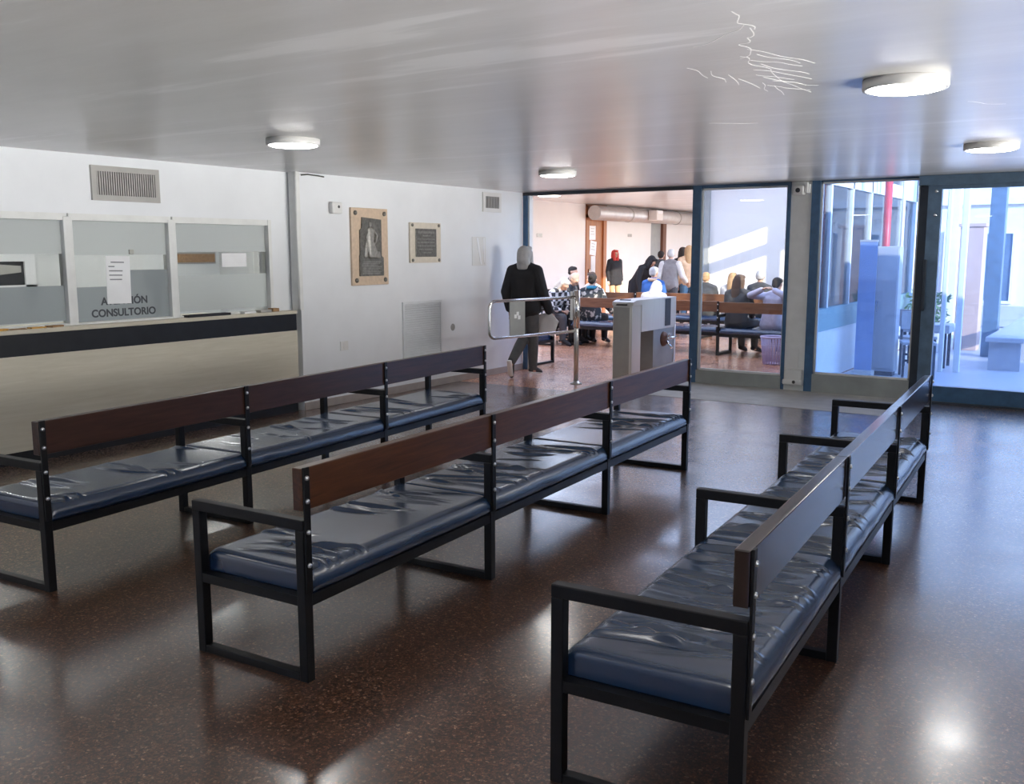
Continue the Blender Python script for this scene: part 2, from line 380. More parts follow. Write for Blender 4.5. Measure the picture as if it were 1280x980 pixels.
# sliding door in front of the frame, header above, fixed jamb
d = thing('door_1', None, None); d['kind'] = 'structure'
yd = YG-.10
obj('jamb', bx(-2.08, -1.985, YG-.06, YG+.06, 0, ZC-.002), M['darkedge'], d)
obj('head_rail', bx(-2.08, .95, yd-.06, YG+.05, 2.335, ZC-.002), M['bluegrey'], d)
f = bx(-1.985, -1.85, yd-.035, yd+.035, .02, 2.335); obj('stile', f, M['bluegrey'], d)
for z in (2.27, 2.02):
    obj('rivet', lathe(B(), [(.018,0),(.016,.008),(.006,.012)], n=14), M['chrome'], d, loc=(-1.905, yd-.035, z), rot=(PI/2,0,0))
obj('pull_handle', bx(-1.985, -1.955, yd-.075, yd-.035, 1.0, 1.55, bev=.008), M['darkedge'], d)
obj('bottom_rail', bx(-1.85, .85, yd-.035, yd+.035, .02, .185), M['blue'], d)
obj('top_rail', bx(-1.85, .85, yd-.035, yd+.035, 2.29, 2.335), M['bluegrey'], d)
obj('stile', bx(.85, .95, yd-.035, yd+.035, .02, 2.335), M['bluegrey'], d)
obj('glass_pane', bx(-1.855, .855, yd-.004, yd+.004, .18, 2.295), M['glass_door'], d)
obj('floor_track', bx(-2.08, .95, yd-.05, yd+.05, 0, .018), M['darkedge'], d)
struct('wall_front_side', bx(.95, 2.4, YG-.08, YG+.08, 0, ZC), M['jamb_wood'])  # unseen wall, coloured dark so the right bench back reflects it dark

# ------------------------------------------------------------------ ceiling marks: brush-dragged scratches
random.seed(3)
sc = B()
def scratch(pts, r=.006):
    pts = [V((x,y,ZC-.0006)) for x,y in pts]
    for a, c in zip(pts, pts[1:]):
        t = (c-a); nrm = V((-t.y,t.x,0)).normalized()*r*.45
        q = [a+nrm, c+nrm*.8, c-nrm*.8, a-nrm]
        lo = [bm_v for bm_v in (sc.verts.new(p) for p in q)]
        hi = [sc.verts.new(p+V((0,0,.0006))) for p in q]
        sc.faces.new(lo)
        for i in range(4): sc.faces.new((lo[i],lo[(i+1)%4],hi[(i+1)%4],hi[i]))
def wig(p, q, k=8, amp=.05):
    o = []
    for i in range(k+1):
        t = i/k; o.append((p[0]+(q[0]-p[0])*t+random.uniform(-amp,amp), p[1]+(q[1]-p[1])*t+random.uniform(-amp,amp)))
    for _ in range(2):      # round the corners of the stroke
        n_ = [o[0]]
        for a, c in zip(o, o[1:]): n_ += [(a[0]*.75+c[0]*.25, a[1]*.75+c[1]*.25), (a[0]*.25+c[0]*.75, a[1]*.25+c[1]*.75)]
        o = n_+[o[-1]]
    return o
scratch(wig((-1.20,3.15),(-1.26,3.45),6,.03)); scratch(wig((-1.26,3.45),(-1.46,3.9),9,.05)); scratch(wig((-1.45,3.85),(-1.5,4.9),9,.04),.004)
scratch(wig((-1.55,3.62),(-1.24,3.38),5,.02),.004)
for i in range(9):
    x = -1.40-.02*i+random.uniform(-.05,.05); y = 3.75+.11*i
    scratch(wig((x,y),(x+.12,y+.22+random.uniform(0,.25)),4,.02), .003)
for i in range(6):
    x = -1.72+.03*i; y = 4.0+.13*i
    scratch(wig((x,y),(x-.03,y+.28),3,.02), .0035)
scratch(wig((-.86,5.7),(-.72,5.95),5,.03),.006); scratch(wig((-2.35,5.75),(-2.1,5.95),4,.02),.004)
o = obj('scuff_marks', sc, M['scuff'], bpy.data.objects['ceiling'])

# ------------------------------------------------------------------ ceiling lamps
def lamp(loc, label, m, r=.19, h=.045):
    t = thing('ceiling_lamp', label, 'ceiling lamp', loc, 0, 'round ceiling lamps')
    obj('lamp_rim', lathe(B(), [(r,0),(r,-h*.8),(r*.985,-h),(r*.90,-h),(r*.90,-h*.7),(r*.5,-h*.6)], n=48), M['lamp_rim'], t)
    obj('diffuser', lathe(B(), [(r*.895,-h*.75),(r*.895,-h*1.02),(r*.8,-h*1.15),(r*.4,-h*1.22),(.01,-h*1.24)], n=48), m, t)
    return t
for loc, la in [((-5.13,4.9,ZC),'round white ceiling lamp left of the others, before the ticket windows'),
                ((-4.98,8.32,ZC),'small round ceiling lamp near the blue header of the opening'),
                ((-1.0,4.83,ZC),'largest nearest round ceiling lamp on the right of the ceiling'),
                ((-1.03,8.05,ZC),'round ceiling lamp at right edge before the sliding door')]:
    lamp(loc, la, M['lamp'])
for loc in [(-5.1,1.3,ZC),(-1.0,1.3,ZC),(-3.05,-1.4,ZC)]:
    lamp(loc, 'round white ceiling lamp overhead behind the camera', M['lamp'])
lamp((-9.3,4.4,ZC), 'round added office fill lamp behind the ticket glass', M['office_fill'])  # this lamp and the next are unseen, added to brighten the office
lamp((-9.0,7.2,ZC), 'round added office fill lamp behind the right ticket glass', M['office_fill'])
lamp((-11.1,18.2,2.92), 'pale ceiling lamp of the far hall above the seated people', M['lamp_hall'], .28, .07)

# ------------------------------------------------------------------ ticket counter and windows
ct = thing('ticket_counter', 'long cream laminate ticket counter with black band along left wall', 'counter', (XW,3.9,0))
y0, y1 = -2.9, 2.945
obj('front_panel', bx(-.11, -.01, y0, y1, .10, .845), M['counter'], ct)
obj('black_band', bx(-.11, -.018, y0, y1, .845, 1.015), M['blacklam'], ct)
obj('countertop', bx(-.11, .0, y0, y1, 1.015, 1.05, bev=.006), M['counter'], ct)
obj('toe_kick', bx(-.11, -.035, y0, y1, 0, .10), M['blacklam'], ct)
xw = XR
def tw(name, y0, y1):
    r = thing(name, None, None); r['kind'] = 'structure'
    g = B()
    for (a,c,d,e) in ((y0-.03,y1+.03,1.90,1.955),(y0-.03,y1+.03,1.05,1.066)): box(g, xw-.06, xw+.025, a, c, d, e)
    obj('window_frame', g, M['white_frame'], r)
    obj('glass_pane', bx(xw-.03, xw-.022, y0, y1, 1.06, 1.91), M['glass_ticket'], r)
    return r
bays = [(1.62,2.45),(2.53,3.42),(3.50,4.42),(4.50,5.41),(5.49,6.57)]
wins = [tw('window_%d' % (5+i), a, c) for i, (a, c) in enumerate(bays)]
for i, (a, c) in enumerate(zip(bays, bays[1:])):
    struct('trim_%d' % (8+i), bx(xw-.07, xw+.03, a[1]+.0, c[0], 1.05, 1.93, bev=.006), M['white_frame'])
struct('trim_12', bx(xw-.07, xw+.03, 6.57, 6.61, 1.05, 1.955), M['white_frame'])
def pane_band(win, y0, y1, z0, z1, m): return obj('frost_or_sheen_band', bx(xw-.021, xw-.019, y0, y1, z0, z1), m, win)
pane_band(wins[2], 3.50, 4.42, 1.09, 1.375, M['frost'])
pane_band(wins[2], 3.50, 4.42, 1.63, 1.905, M['film_or_sheen'])  # upper bands on these panes: a pale reflection put into the colour
pane_band(wins[3], 4.50, 5.41, 1.07, 1.355, M['frost']); pane_band(wins[3], 5.02, 5.41, 1.355, 1.49, M['frost'])
pane_band(wins[3], 4.50, 5.41, 1.62, 1.905, M['film_or_sheen'])
pane_band(wins[4], 5.49, 6.57, 1.10, 1.43, M['film_or_sheen']); pane_band(wins[4], 5.49, 6.57, 1.645, 1.905, M['film_or_sheen'])  # lower band is frosted film, upper one paints the reflection
rt = (PI/2, 0, PI/2)
o = text_mesh('lettering', 'ATENCIÓN', .088, M['film_letter'], wins[3], (xw-.017, 4.965, 1.228), rt)
o = text_mesh('lettering', 'CONSULTORIO', .088, M['film_letter'], wins[3], (xw-.017, 4.955, 1.128), rt)
# notice taped to the glass
def notice(name, label, y0, y1, z0, z1, x, lines, cat='notice', tilt=0):
    t = thing(name, label, cat, (x, (y0+y1)/2, (z0+z1)/2))
    w2, h2 = (y1-y0)/2, (z1-z0)/2
    obj('sheet', bx(0, .0012, -w2, w2, -h2, h2), M['paper'], t)
    l = B()
    for (a, c, z) in lines: box(l, .0012, .0016, -w2+2*w2*a, -w2+2*w2*c, -h2+2*h2*(z-.012), -h2+2*h2*(z+.012))
    if lines: obj('print', l, M['inkgrey'], t)
    t.rotation_euler = (tilt,0,0)
    return t
notice('paper_notice', 'white paper notice taped over lettering on the middle ticket window', 4.80, 5.03, 1.205, 1.61, xw-.016,
       [(.2,.75,.87),(.1,.35,.78),(.12,.68,.69),(.12,.66,.6),(.14,.64,.51)], tilt=-.02)
tag(obj('window_latch', bx(0,.02,-.022,.022,-.02,.02,bev=.005), M['grille'], None, loc=(xw-.02,5.05,1.645)), 'small grey catch on the middle ticket window above the notice', 'catch')
notice('paper_notice', 'blank white paper taped on the right ticket window over the cork strip', 6.02, 6.32, 1.50, 1.63, xw-.016, [])
# things in the office seen through the glass
h = thing('service_hatch', 'white framed dark hatch on the office wall behind left ticket glass', 'hatch', (-10.45, 5.62, 1.42))
f = B()
for (a,c,d_,e) in ((-.6,.34,.12,.24),(-.6,-.26,-.4,.12),(.22,.34,-.4,.12),(-.6,.34,-.5,-.14)): box(f, 0, .04, a, c, d_, e)
obj('hatch_frame', f, M['paper'], h); obj('dark_panel', bx(.0,.012,-.26,.22,-.14,.12), M['dark'], h)
b = prism(B(), [(-.20,.10),(.18,.07),(.18,.0),(-.12,-.03)], 'x', .012, .03); obj('grey_flap', b, M['grille'], h)
cb = thing('cork_strip', 'brown cork strip on the office wall behind right ticket glass', 'board', (-10.45, 8.05, 1.56))
obj('cork', bx(0,.02,-.30,.42,-.055,.055), M['kraft'], cb); obj('board_frame', bx(0,.012,-.32,.44,-.075,.075), M['grille'], cb)
mo = thing('office_monitor', 'small dark monitor behind the right ticket glass beside the mullion', 'monitor', (-7.9, 5.75, 1.0))
obj('screen', bx(-.02,.02,-.16,.08,.28,.47,bev=.006), M['dark'], mo); obj('stand', bx(-.02,.02,-.07,-.01,0,.28), M['dark'], mo); obj('foot', bx(-.08,.08,-.13,.05,-.0,.015), M['dark'], mo)
dk = thing('office_desk', 'pale office desk standing behind the ticket windows', 'desk', (-7.9, 4.4, 0))
obj('desk_top', bx(-.45,.42,-2.2,2.2,.96,1.0), M['counter'], dk)
for s in (-2.1, 2.06): obj('desk_side', bx(-.43,.4,s,s+.04,0,.96), M['counter'], dk)
# leaflets and trays on the counter / sill
for i in range(6):
    y = 3.52+.15*i
    t = tag(obj('leaflet', bx(-.04,.04,-.06,.06,0,.006+.004*(i%3), bev=.001), M['amber'] if i%2==0 else M['kraft'], None, loc=(XW-.06, y, 1.0501), rot=(0,0,.3*((i%3)-1))), 'amber leaflet lying on the counter sill below left ticket glass', 'leaflet', 'leaflets on the sill')
tr = thing('document_tray', 'shallow black tray on the counter at the right ticket window', 'tray', (XW-.065, 5.75, 1.0501))
obj('tray_base', bx(-.045,.045,-.22,.26,0,.006), M['dark'], tr); f = B()
for (a,c,e,g) in ((-.045,.045,-.22,-.21),(-.045,.045,.25,.26),(-.045,-.035,-.22,.26),(.035,.045,-.22,.26)): box(f,a,c,e,g,.006,.022)
obj('tray_rim', f, M['dark'], tr)
for i, (y, c, la) in enumerate([(6.25,'paper','white paper pad on the counter beside the black tray'),(6.45,'grille','grey clip box at the right end of the counter'),(6.58,'kraft','little brown box at the right end of the counter')]):
    tag(obj('paper_pad' if i==0 else 'small_box', bx(-.04,.04,-.07 if i<2 else -.04,.07 if i<2 else .04,0,.018+.008*i,bev=.003), M[c], None, loc=(XW-.06,y,1.0501)), la, 'pad' if i==0 else 'box')

# ------------------------------------------------------------------ things on the left wall
def vent(label, x, y0, y1, z0, z1, nsl, vertical=True, m='grille', slat='grille', fr=.045):
    t = thing('wall_vent', label, 'vent', (x, (y0+y1)/2, (z0+z1)/2))
    w, h = (y1-y0)/2, (z1-z0)/2
    f = B()
    for (a,c,d_,e) in ((-w,w,h-fr,h),(-w,w,-h,-h+fr),(-w,-w+fr,-h+fr,h-fr),(w-fr,w,-h+fr,h-fr)): box(f, 0, .022, a, c, d_, e)
    obj('vent_frame', f, M[m], t)
    obj('vent_cavity', bx(0,.003,-w+fr,w-fr,-h+fr,h-fr), M['grille_dark'], t)
    s = B()
    for i in range(nsl):
        if vertical:
            y = -w+fr+(2*w-2*fr)*(i+.5)/nsl; k = (2*w-2*fr)/nsl*.28; box(s, .004, .018, y-k, y+k, -h+fr, h-fr)
        else:
            z = -h+fr+(2*h-2*fr)*(i+.5)/nsl; k = (2*h-2*fr)/nsl*.46; prism(s, [(.004,z+k),(.018,z-k*.3),(.018,z-k),(.004,z+k*.4)], 'y', -w+fr, w-fr) 
    obj('slats', s, M[slat], t)
    return t
vent('wide grey air vent with upright slats above the ticket windows', XR, 4.70, 5.35, 2.07, 2.355, 26)
vent('small white framed air vent high beside the blue post', XW, 10.12, 10.53, 2.15, 2.40, 12, True, 'plastic', 'grille', .05)
vent('tall pale louvred panel low on the wall below the text plaque', XW, 8.49, 9.225, .30, 1.055, 26, False, 'louver', 'louver', .028)
t = thing('wall_sensor', 'white plastic sensor box on the wall left of the bronze relief', 'sensor', (XW, 7.41, 2.10))
obj('housing', bx(0,.06,-.075,.075,-.06,.06,bev=.012), M['plastic'], t); obj('lens', ball(B(), (.06,.02,.012), .006,.016,.016), M['dark'], t)
t = thing('wall_socket', 'white square switch plate low on the left wall', 'socket', (XW, 7.51, .63))
obj('plate', bx(0,.010,-.06,.06,-.05,.05,bev=.003), M['plastic'], t); obj('rocker', bx(.010,.014,-.02,.02,-.03,.03,bev=.002), M['plastic'], t)
obj('smudge_mark', lathe(B(), [(.045,0),(.04,.002),(.02,.0025)], n=18), M['smudge'], bpy.data.objects['wall_left'], loc=(XW, 9.47, .70), rot=(0,PI/2,0))
tag(obj('ceiling_cable', tube(B(), [(XW+.03,6.93,ZC-.03),(XW+.05,7.0,ZC-.02),(XW+.05,7.15,ZC-.025),(XW+.04,7.24,ZC-.03)], .007), M['grille_dark']), 'short dark cable stub at the ceiling beside the corner trim', 'cable')
nt = thing('wall_notice', 'glossy white paper holder with slanted streaks on the left wall', 'notice', (XW, 10.04, 1.645))
obj('holder', bx(0,.006,-.15,.15,-.185,.185,bev=.002), M['plastic'], nt)
s = prism(B(), [(-.06,.17),(-.02,.17),(.06,-.17),(.03,-.17)], 'x', .006, .009); prism(s, [(.09,.17),(.12,.17),(.12,-.17),(.10,-.12)], 'x', .006, .009)
obj('paper_strip', s, M['paper'], nt)

# bronze relief on its stone slab
rp = thing('relief_plaque', 'bronze relief of a standing figure on a beige stone slab', 'plaque', (XW, 7.94, 1.695))
obj('stone_slab', bx(0,.03,-.295,.295,-.42,.42,bev=.004), M['stone'], rp)
for s in (-1,1):
    for z in (-1,1): obj('bolt_cap', lathe(B(), [(.026,0),(.024,.012),(.012,.02),(.002,.022)], n=18), M['bronze'], rp, loc=(.03, s*.235, z*.365), rot=(0,PI/2,0))
ol = [(-.19,-.32),(.20,-.32),(.20,-.12),(.17,-.10),(.17,.30),(-.14,.32),(-.15,.20),(-.18,.18),(-.18,-.08),(-.19,-.10)]
obj('bronze_panel', prism(B(), ol, 'x', .03, .045), M['bronze'], rp)
_t = bmesh.new(); bmesh.ops.create_icosphere(_t, subdivisions=2, radius=1); ICO = [v.co.copy() for v in _t.verts]; _t.free()
def hull(bm, sph):
    """one convex solid around a group of balls"""
    t = bmesh.new()
    for p, r in sph:
        rr = r if isinstance(r, (tuple, list)) else (r,r,r)
        for c in ICO: t.verts.new((p[0]+c.x*rr[0], p[1]+c.y*rr[1], p[2]+c.z*rr[2]))
    bmesh.ops.convex_hull(t, input=list(t.verts))
    mp = {}
    for f in t.faces:
        q = []
        for v in f.verts:
            if v.index not in mp or True:
                key = (round(v.co.x,7), round(v.co.y,7), round(v.co.z,7))
                if key not in mp: mp[key] = bm.verts.new(v.co)
                q.append(mp[key])
        if len(set(q)) == len(q): bm.faces.new(q)
    t.free()
    return bm
def remeshed(bm, vox, it=3):
    me = bpy.data.meshes.new('t'); bm.to_mesh(me); bm.free()
    o = bpy.data.objects.new('t', me); C.objects.link(o)
    md = o.modifiers.new('r', 'REMESH'); md.mode = 'VOXEL'; md.voxel_size = vox; md.use_smooth_shade = True
    dg = bpy.context.evaluated_depsgraph_get(); dg.update()
    m2 = bpy.data.meshes.new_from_object(o.evaluated_get(dg)); bpy.data.objects.remove(o); bpy.data.meshes.remove(me)
    b2 = bmesh.new(); b2.from_mesh(m2); bpy.data.meshes.remove(m2)
    for _ in range(it): bmesh.ops.smooth_vert(b2, verts=b2.verts, factor=.5, use_axis_x=True, use_axis_y=True, use_axis_z=True)
    return b2
b = B()   # draped standing woman with a child leaning on her, in low relief
X = .045
hull(b, [((X,-.02,.245),(.02,.026,.034))])
hull(b, [((X,-.03,.19),(.02,.045,.02)),((X,.02,.19),(.02,.03,.02)),((X,-.02,.06),(.03,.05,.02))])
hull(b, [((X,-.02,.06),(.03,.052,.02)),((X,.04,-.11),(.03,.085,.015)),((X,-.03,-.11),(.03,.03,.015))])
hull(b, [((X,.03,.19),(.018,.016,.016)),((X,.09,.12),(.018,.015,.015))]); hull(b, [((X,.09,.12),(.018,.015,.015)),((X,.055,.04),(.02,.013,.013))])
hull(b, [((X,-.04,.19),(.018,.016,.016)),((X,-.085,.10),(.018,.014,.014))]); hull(b, [((X,-.085,.10),(.018,.014,.014)),((X,-.06,.0),(.02,.013,.013))])
hull(b, [((X,-.09,.03),(.02,.022,.026))]); hull(b, [((X,-.09,0),(.02,.03,.02)),((X,-.10,-.10),(.02,.028,.02))])
hull(b, [((X,.11,-.06),(.016,.03,.012)),((X,.10,-.12),(.016,.05,.012))])
obj('relief_figure', remeshed(b, .006, 2), M['bronze_lt'], rp, smooth=True)
l = B()
for i in range(8): box(l, .045, .0475, -.155, .16-.03*(i%3), -.165-.018*i-.004, -.165-.018*i+.004)
obj('inscription', l, M['bronze_lt'], rp)
tp = thing('text_plaque', 'smaller bronze text plaque on pale stone beside the relief', 'plaque', (XW, 8.925, 1.745))
obj('stone_slab', bx(0,.025,-.29,.29,-.235,.235,bev=.004), M['stone_pale'], tp)
for s in (-1,1):
    for z in (-1,1): obj('bolt_cap', lathe(B(), [(.02,0),(.018,.01),(.002,.016)], n=14), M['bronze'], tp, loc=(.025, s*.25, z*.205), rot=(0,PI/2,0))
obj('bronze_panel', bx(.025,.036,-.20,.19,-.165,.165,bev=.003), M['bronze'], tp)
l = B()
for i, (a, c, hh) in enumerate([(-.16,.15,.016),(-.07,.07,.01),(-.17,.16,.008),(-.17,.15,.008),(-.17,.16,.008),(-.15,.12,.008),(-.08,.09,.008)]):
    z = .125-.04*i; y = a
    while y < c:
        k = random.uniform(.012,.034); box(l, .036, .0385, y, min(c,y+k), z-hh, z+hh*.6); y += k+.008
obj('inscription', l, M['bronze_lt'], tp)

# ------------------------------------------------------------------ pillar fittings
t = thing('security_camera', 'small white security camera at top of the white pillar', 'camera', (-3.36, YG-.05, 2.33))
obj('mount', bx(.03,.10,-.05,0,-.03,.07,bev=.005), M['plastic'], t); obj('housing', bx(-.075,.05,-.13,-.02,-.05,.05,bev=.012), M['plastic'], t)
obj('lens', lathe(B(), [(.026,0),(.026,.012),(.018,.016),(.002,.016)], n=18), M['dark'], t, loc=(-.01,-.13,0), rot=(PI/2,0,0))
obj('bracket', bx(.06,.085,-.10,-.05,-.03,.09), M['plastic'], t)
t = thing('junction_box', 'worn white plastic casing at the foot of the white pillar', 'casing', (-3.365, YG-.05, .16))
obj('casing', bx(-.105,.105,-.055,0,-.06,.10,bev=.015), M['plastic'], t); obj('lower_cover', bx(-.12,.12,-.07,0,-.09,-.02,bev=.02), M['plastic'], t)
obj('knock_out', lathe(B(), [(.02,0),(.016,.006),(.002,.006)], n=14), M['grille_dark'], t, loc=(.02,-.07,-.05), rot=(PI/2,0,0))
obj('conduit', bx(-.06,.05,-.012,0,.10,.33,bev=.004), M['plastic'], t)

# ------------------------------------------------------------------ benches
SS = [0, 1.335, 2.719, 4.125]
D = .607; HB = .847; HA = .647
def cushion(y0, y1, seed, wr, dens=1.0):
    bm = B(); x0, x1 = -.585, -.012; zt, zb = .438, .343
    ny = int(230*dens)+10; nx = int(34*dens)+8
    rng = random.Random(seed*31)
    cre = [(rng.uniform(x0+.05,x1-.05), rng.uniform(y0+.08,y1-.06), rng.uniform(.10,.34), rng.gauss(.12,.17), rng.uniform(-.045,.045), rng.uniform(.006,.0145), rng.uniform(.009,.016), rng.choice((-1,1))) for _ in range(int(wr*26)+1)]
    def h(x, y):
        u = (x-x0)/(x1-x0); v = (y-y0)/(y1-y0)
        e = min(u,1-u)*(x1-x0); f = min(v,1-v)*(y1-y0)
        z = zt
        z -= .030*max(0,1-e/.05)**2.2 + .018*max(0,1-f/.03)**2
        z -= .012*math.sin(PI*u)*math.sin(PI*v)
        env = min(1,e/.06)*min(1,f/.05)
        g = 0
        for (xc, yc, hl, sl, bd, am, wd, sg) in cre:
            t = (x-xc)/hl
            if abs(t) >= 1: continue
            dd = (y-yc-sl*(x-xc)-bd*t*t)/wd
            if abs(dd) < 4: g += am*(1-t*t)*(math.exp(-dd*dd)-.55*math.exp(-(dd-1.7*sg)**2))
        z += env*g + .004*env*noise.noise(V((x*4, y*3.5, seed)))
        return z
    G = [[bm.verts.new((x0+(x1-x0)*i/nx, y0+(y1-y0)*j/ny, h(x0+(x1-x0)*i/nx, y0+(y1-y0)*j/ny))) for j in range(ny+1)] for i in range(nx+1)]
    for i in range(nx):
        for j in range(ny): bm.faces.new((G[i][j],G[i+1][j],G[i+1][j+1],G[i][j+1]))
    ring = [G[i][0] for i in range(nx+1)]+[G[nx][j] for j in range(1,ny+1)]+[G[i][ny] for i in range(nx-1,-1,-1)]+[G[0][j] for j in range(ny-1,0,-1)]
    prev = ring; cx, cy = (x0+x1)/2, (y0+y1)/2
    for t, o_ in ((.30,.010),(.65,.012),(.92,.004),(1.0,-.012)):
        cur = []
        for v in ring:
            ox = o_ if v.co.x > x1-1e-4 else (-o_ if v.co.x < x0+1e-4 else 0)
            cur.append(bm.verts.new((v.co.x+ox*(1+.5*noise.noise(V((v.co.y*6,seed,t)))), v.co.y, v.co.z+(zb-v.co.z)*t)))
        for a in range(len(ring)): bm.faces.new((prev[a],prev[(a+1)%len(ring)],cur[(a+1)%len(ring)],cur[a]))
        prev = cur
    bm.faces.new(prev)
    return bm
def bench(label, loc, rz, nsec, wood, seed, wr, group, dens=1.0, arms=True):
    t = thing('waiting_bench', label, 'bench', loc, rz, group)
    w = .042
    for i in range(nsec+1):
        y = SS[i] if i < nsec else SS[nsec]
        f = B()
        box(f, -D, -D+w, y, y+w, 0, HA-w, bev=.003)             # front post
        box(f, -w, 0, y, y+w, 0, HA-w, bev=.003)                # rear post
        box(f, -D+w, -w, y+.002, y+w-.002, 0, w*.8, bev=.003)   # floor runner
        box(f, -D+w, -w, y+.002, y+w-.002, .305, .343)          # seat bearer
        lf = obj('leg_frame', f, M['black'], t)
        obj('armrest', bx(-D, 0, y-.001, y+w+.001, HA-w, HA, bev=.004), M['black'], lf)
        obj('back_bar', bx(.001, .010, y+.004, y+w-.006, .36, HB+.004, bev=.002), M['black'], lf)
        for z in (.81, .72, .60, .47):
            obj('bolt', lathe(B(), [(.010,0),(.009,.006),(.002,.009)], n=10), M['bolt'], lf, loc=(.010, y+.018, z), rot=(0,PI/2,0))
    f = B(); L = SS[nsec]+w
    box(f, -D+.004, -D+.034, w, L-w, .300, .345); box(f, -.034, -.004, w, L-w, .300, .345); box(f, -D+.034, -.034, w, L-w, .325, .343)
    obj('seat_frame', f, M['black'], t)
    for i in range(nsec):
        a, c = SS[i]+(.0 if i else .044), SS[i+1]-.0
        if i: a += .022
        if i < nsec-1: c += .020
        else: c -= .002
        obj('seat_cushion', cushion(a, c, seed+i*1.7, wr, dens), M['vinyl'], t, smooth=True)
        b0 = SS[i]-.0 if i == 0 else SS[i]+.022; b1 = SS[i+1]+.020 if i < nsec-1 else SS[i+1]+w
        obj('backrest_board', bx(-.046, -.001, b0, b1, .683, HB, bev=.004), wood, t)
    return t
BG = 'long navy waiting benches'
bench('left navy bench with dark brown back facing the ticket counter', (-4.3245,2.4258,0), .077, 3, M['wood_dark'], 1.0, .45, BG)
bench('middle navy bench with reddish brown back and bolted black bars', (-2.5551,2.4217,0), .0516, 3, M['wood_red'], 4.2, .7, BG)
bench('right navy bench with wrinkled seat beside the sliding door', (-.8218,2.3983,0), .0646, 3, M['wood_black'], 9.4, 1.5, BG)
HG = 'benches in the far hall'
bench('far hall bench behind the swing gate and turnstile', (-8.33,14.33,0), -PI/2, 2, M['wood_hall'], 2.0, .5, HG, .4)
bench('far hall bench behind the clear pane with two people seen from behind', (-5.56,14.2,0), -PI/2, 1, M['wood_hall'], 3.0, .5, HG, .4)
bench('far hall bench nearest the back wall with sun patches', (-8.25,16.75,0), -PI/2, 3, M['wood_hall'], 5.0, .5, HG, .4)
bench('far hall bench against the left side with seated people in a row', (-9.15,15.5,0), PI, 1, M['wood_dark'], 6.0, .5, HG, .4)
bench('far hall bench whose frame shows behind the walking person', (-8.61,11.42,0), -PI/2, 1, M['wood_dark'], 7.0, .5, HG, .4)

bench('far hall bench at the left wall under the dark haired seated person', (-10.45,18.2,0), PI, 1, M['wood_dark'], 8.0, .5, HG, .4)
bench('far hall bench turned towards the camera under the fair haired seated person', (-8.15,16.5,0), PI/2, 1, M['wood_hall'], 8.5, .5, HG, .4)

# ------------------------------------------------------------------ swing gate and turnstile
g = thing('swing_gate', 'chrome swing gate of bent tube with grey sign plate', 'gate', (-5.806,10.18,0))
f = cyl(B(), (0,0,0), (0,0,1.10), .030, n=20); obj('gate_post', f, M['steel'], g)
obj('floor_flange', lathe(B(), [(.075,0),(.075,.012),(.045,.018),(.034,.04)], n=24), M['steel'], g)
f = cyl(B(), (0,0,.70), (0,0,1.165), .042, n=20); box(f, -.075, -.035, -.03, .03, .80, 1.15); obj('hinge_sleeve', f, M['chrome'], g)
E1 = V((-6.09,8.70,0))-V((-5.806,10.18,0)); u = E1.normalized(); Lg = E1.length
def gp(s, z): q = u*s; return (q.x, q.y, z)
r_ = .09; pts = [gp(.03,1.085)]
pts.append(gp(Lg-r_,1.085))
for k in range(1,6):
    a = k/6*PI/2; pts.append(gp(Lg-r_+r_*math.sin(a), 1.085-r_+r_*math.cos(a)))
for k in range(0,6):
    a = k/6*PI/2; pts.append(gp(Lg-r_+r_*math.cos(a), .665+r_-r_*math.sin(a)))
pts += [gp(Lg-r_,.665), gp(.03,.665)]
obj('gate_frame', tube(B(), pts, .018, 12), M['chrome'], g, smooth=True)
s0, s1 = .93, 1.18; n_ = V((-u.y,u.x,0)); 
if n_.x < 0: n_ = -n_
def slab(sa, sb, za, zb, t0, t1):
    b_ = B(); c_ = []
    for s in (sa,sb):
        for z in (za,zb):
            for t in (t0,t1):
                q = u*s+n_*t; c_.append(b_.verts.new((q.x,q.y,z)))
    for q in ((0,1,3,2),(4,6,7,5),(0,4,5,1),(2,3,7,6),(0,2,6,4),(1,5,7,3)): b_.faces.new([c_[i] for i in q])
    return b_
pl = obj('sign_plate', slab(s0, s1, .66, 1.09, -.006, .006), M['grey_panel'], g)
e = B()
for (a, z) in ((1.09,.90),(1.055,.93),(1.03,.885)):
    c_ = []
    q = slab(a-.02, a+.02, z-.022, z+.022, .0062, .0085); me_ = bpy.data.meshes.new('t'); q.to_mesh(me_); e.from_mesh(me_); q.free()
obj('emblem', e, M['paper'], pl)

ts = thing('turnstile', 'grey brushed steel turnstile standing in the opening', 'turnstile', (-5.52,10.6,0))
W_, L_ = .27, 1.30
obj('near_pillar', bx(0, W_, 0, .25, 0, .97, bev=.008), M['steel_body'], ts)
pf = obj('front_face', bx(.012, W_-.035, -.006, 0, .03, .95), M['grey_panel'], ts)
obj('edge_strip', bx(W_-.034, W_-.022, -.009, 0, .01, .97), M['plastic'], ts)
b = prism(B(), [(0,.97),(0,1.015),(.10,1.035),(L_,1.035),(L_,.63),(.25,.63),(.25,.97)], 'x', -.01, W_+.01)
obj('housing', b, M['steel_body'], ts)
rd = prism(B(), [(-.012,.972),(-.012,.985),(.10,1.044),(.10,1.03)], 'x', .05, .20); obj('reader_panel', rd, M['dark'], ts)
obj('side_panel', bx(W_+.010, W_+.014, .95, 1.12, .66, 1.02), M['darkedge'], ts)
fp = obj('far_pillar', bx(0, W_, .62, L_-.04, 0, .63), M['grey_panel'], ts)
obj('pillar_edge', bx(W_-.004, W_+.012, L_-.05, L_, 0, .66), M['plastic'], ts)
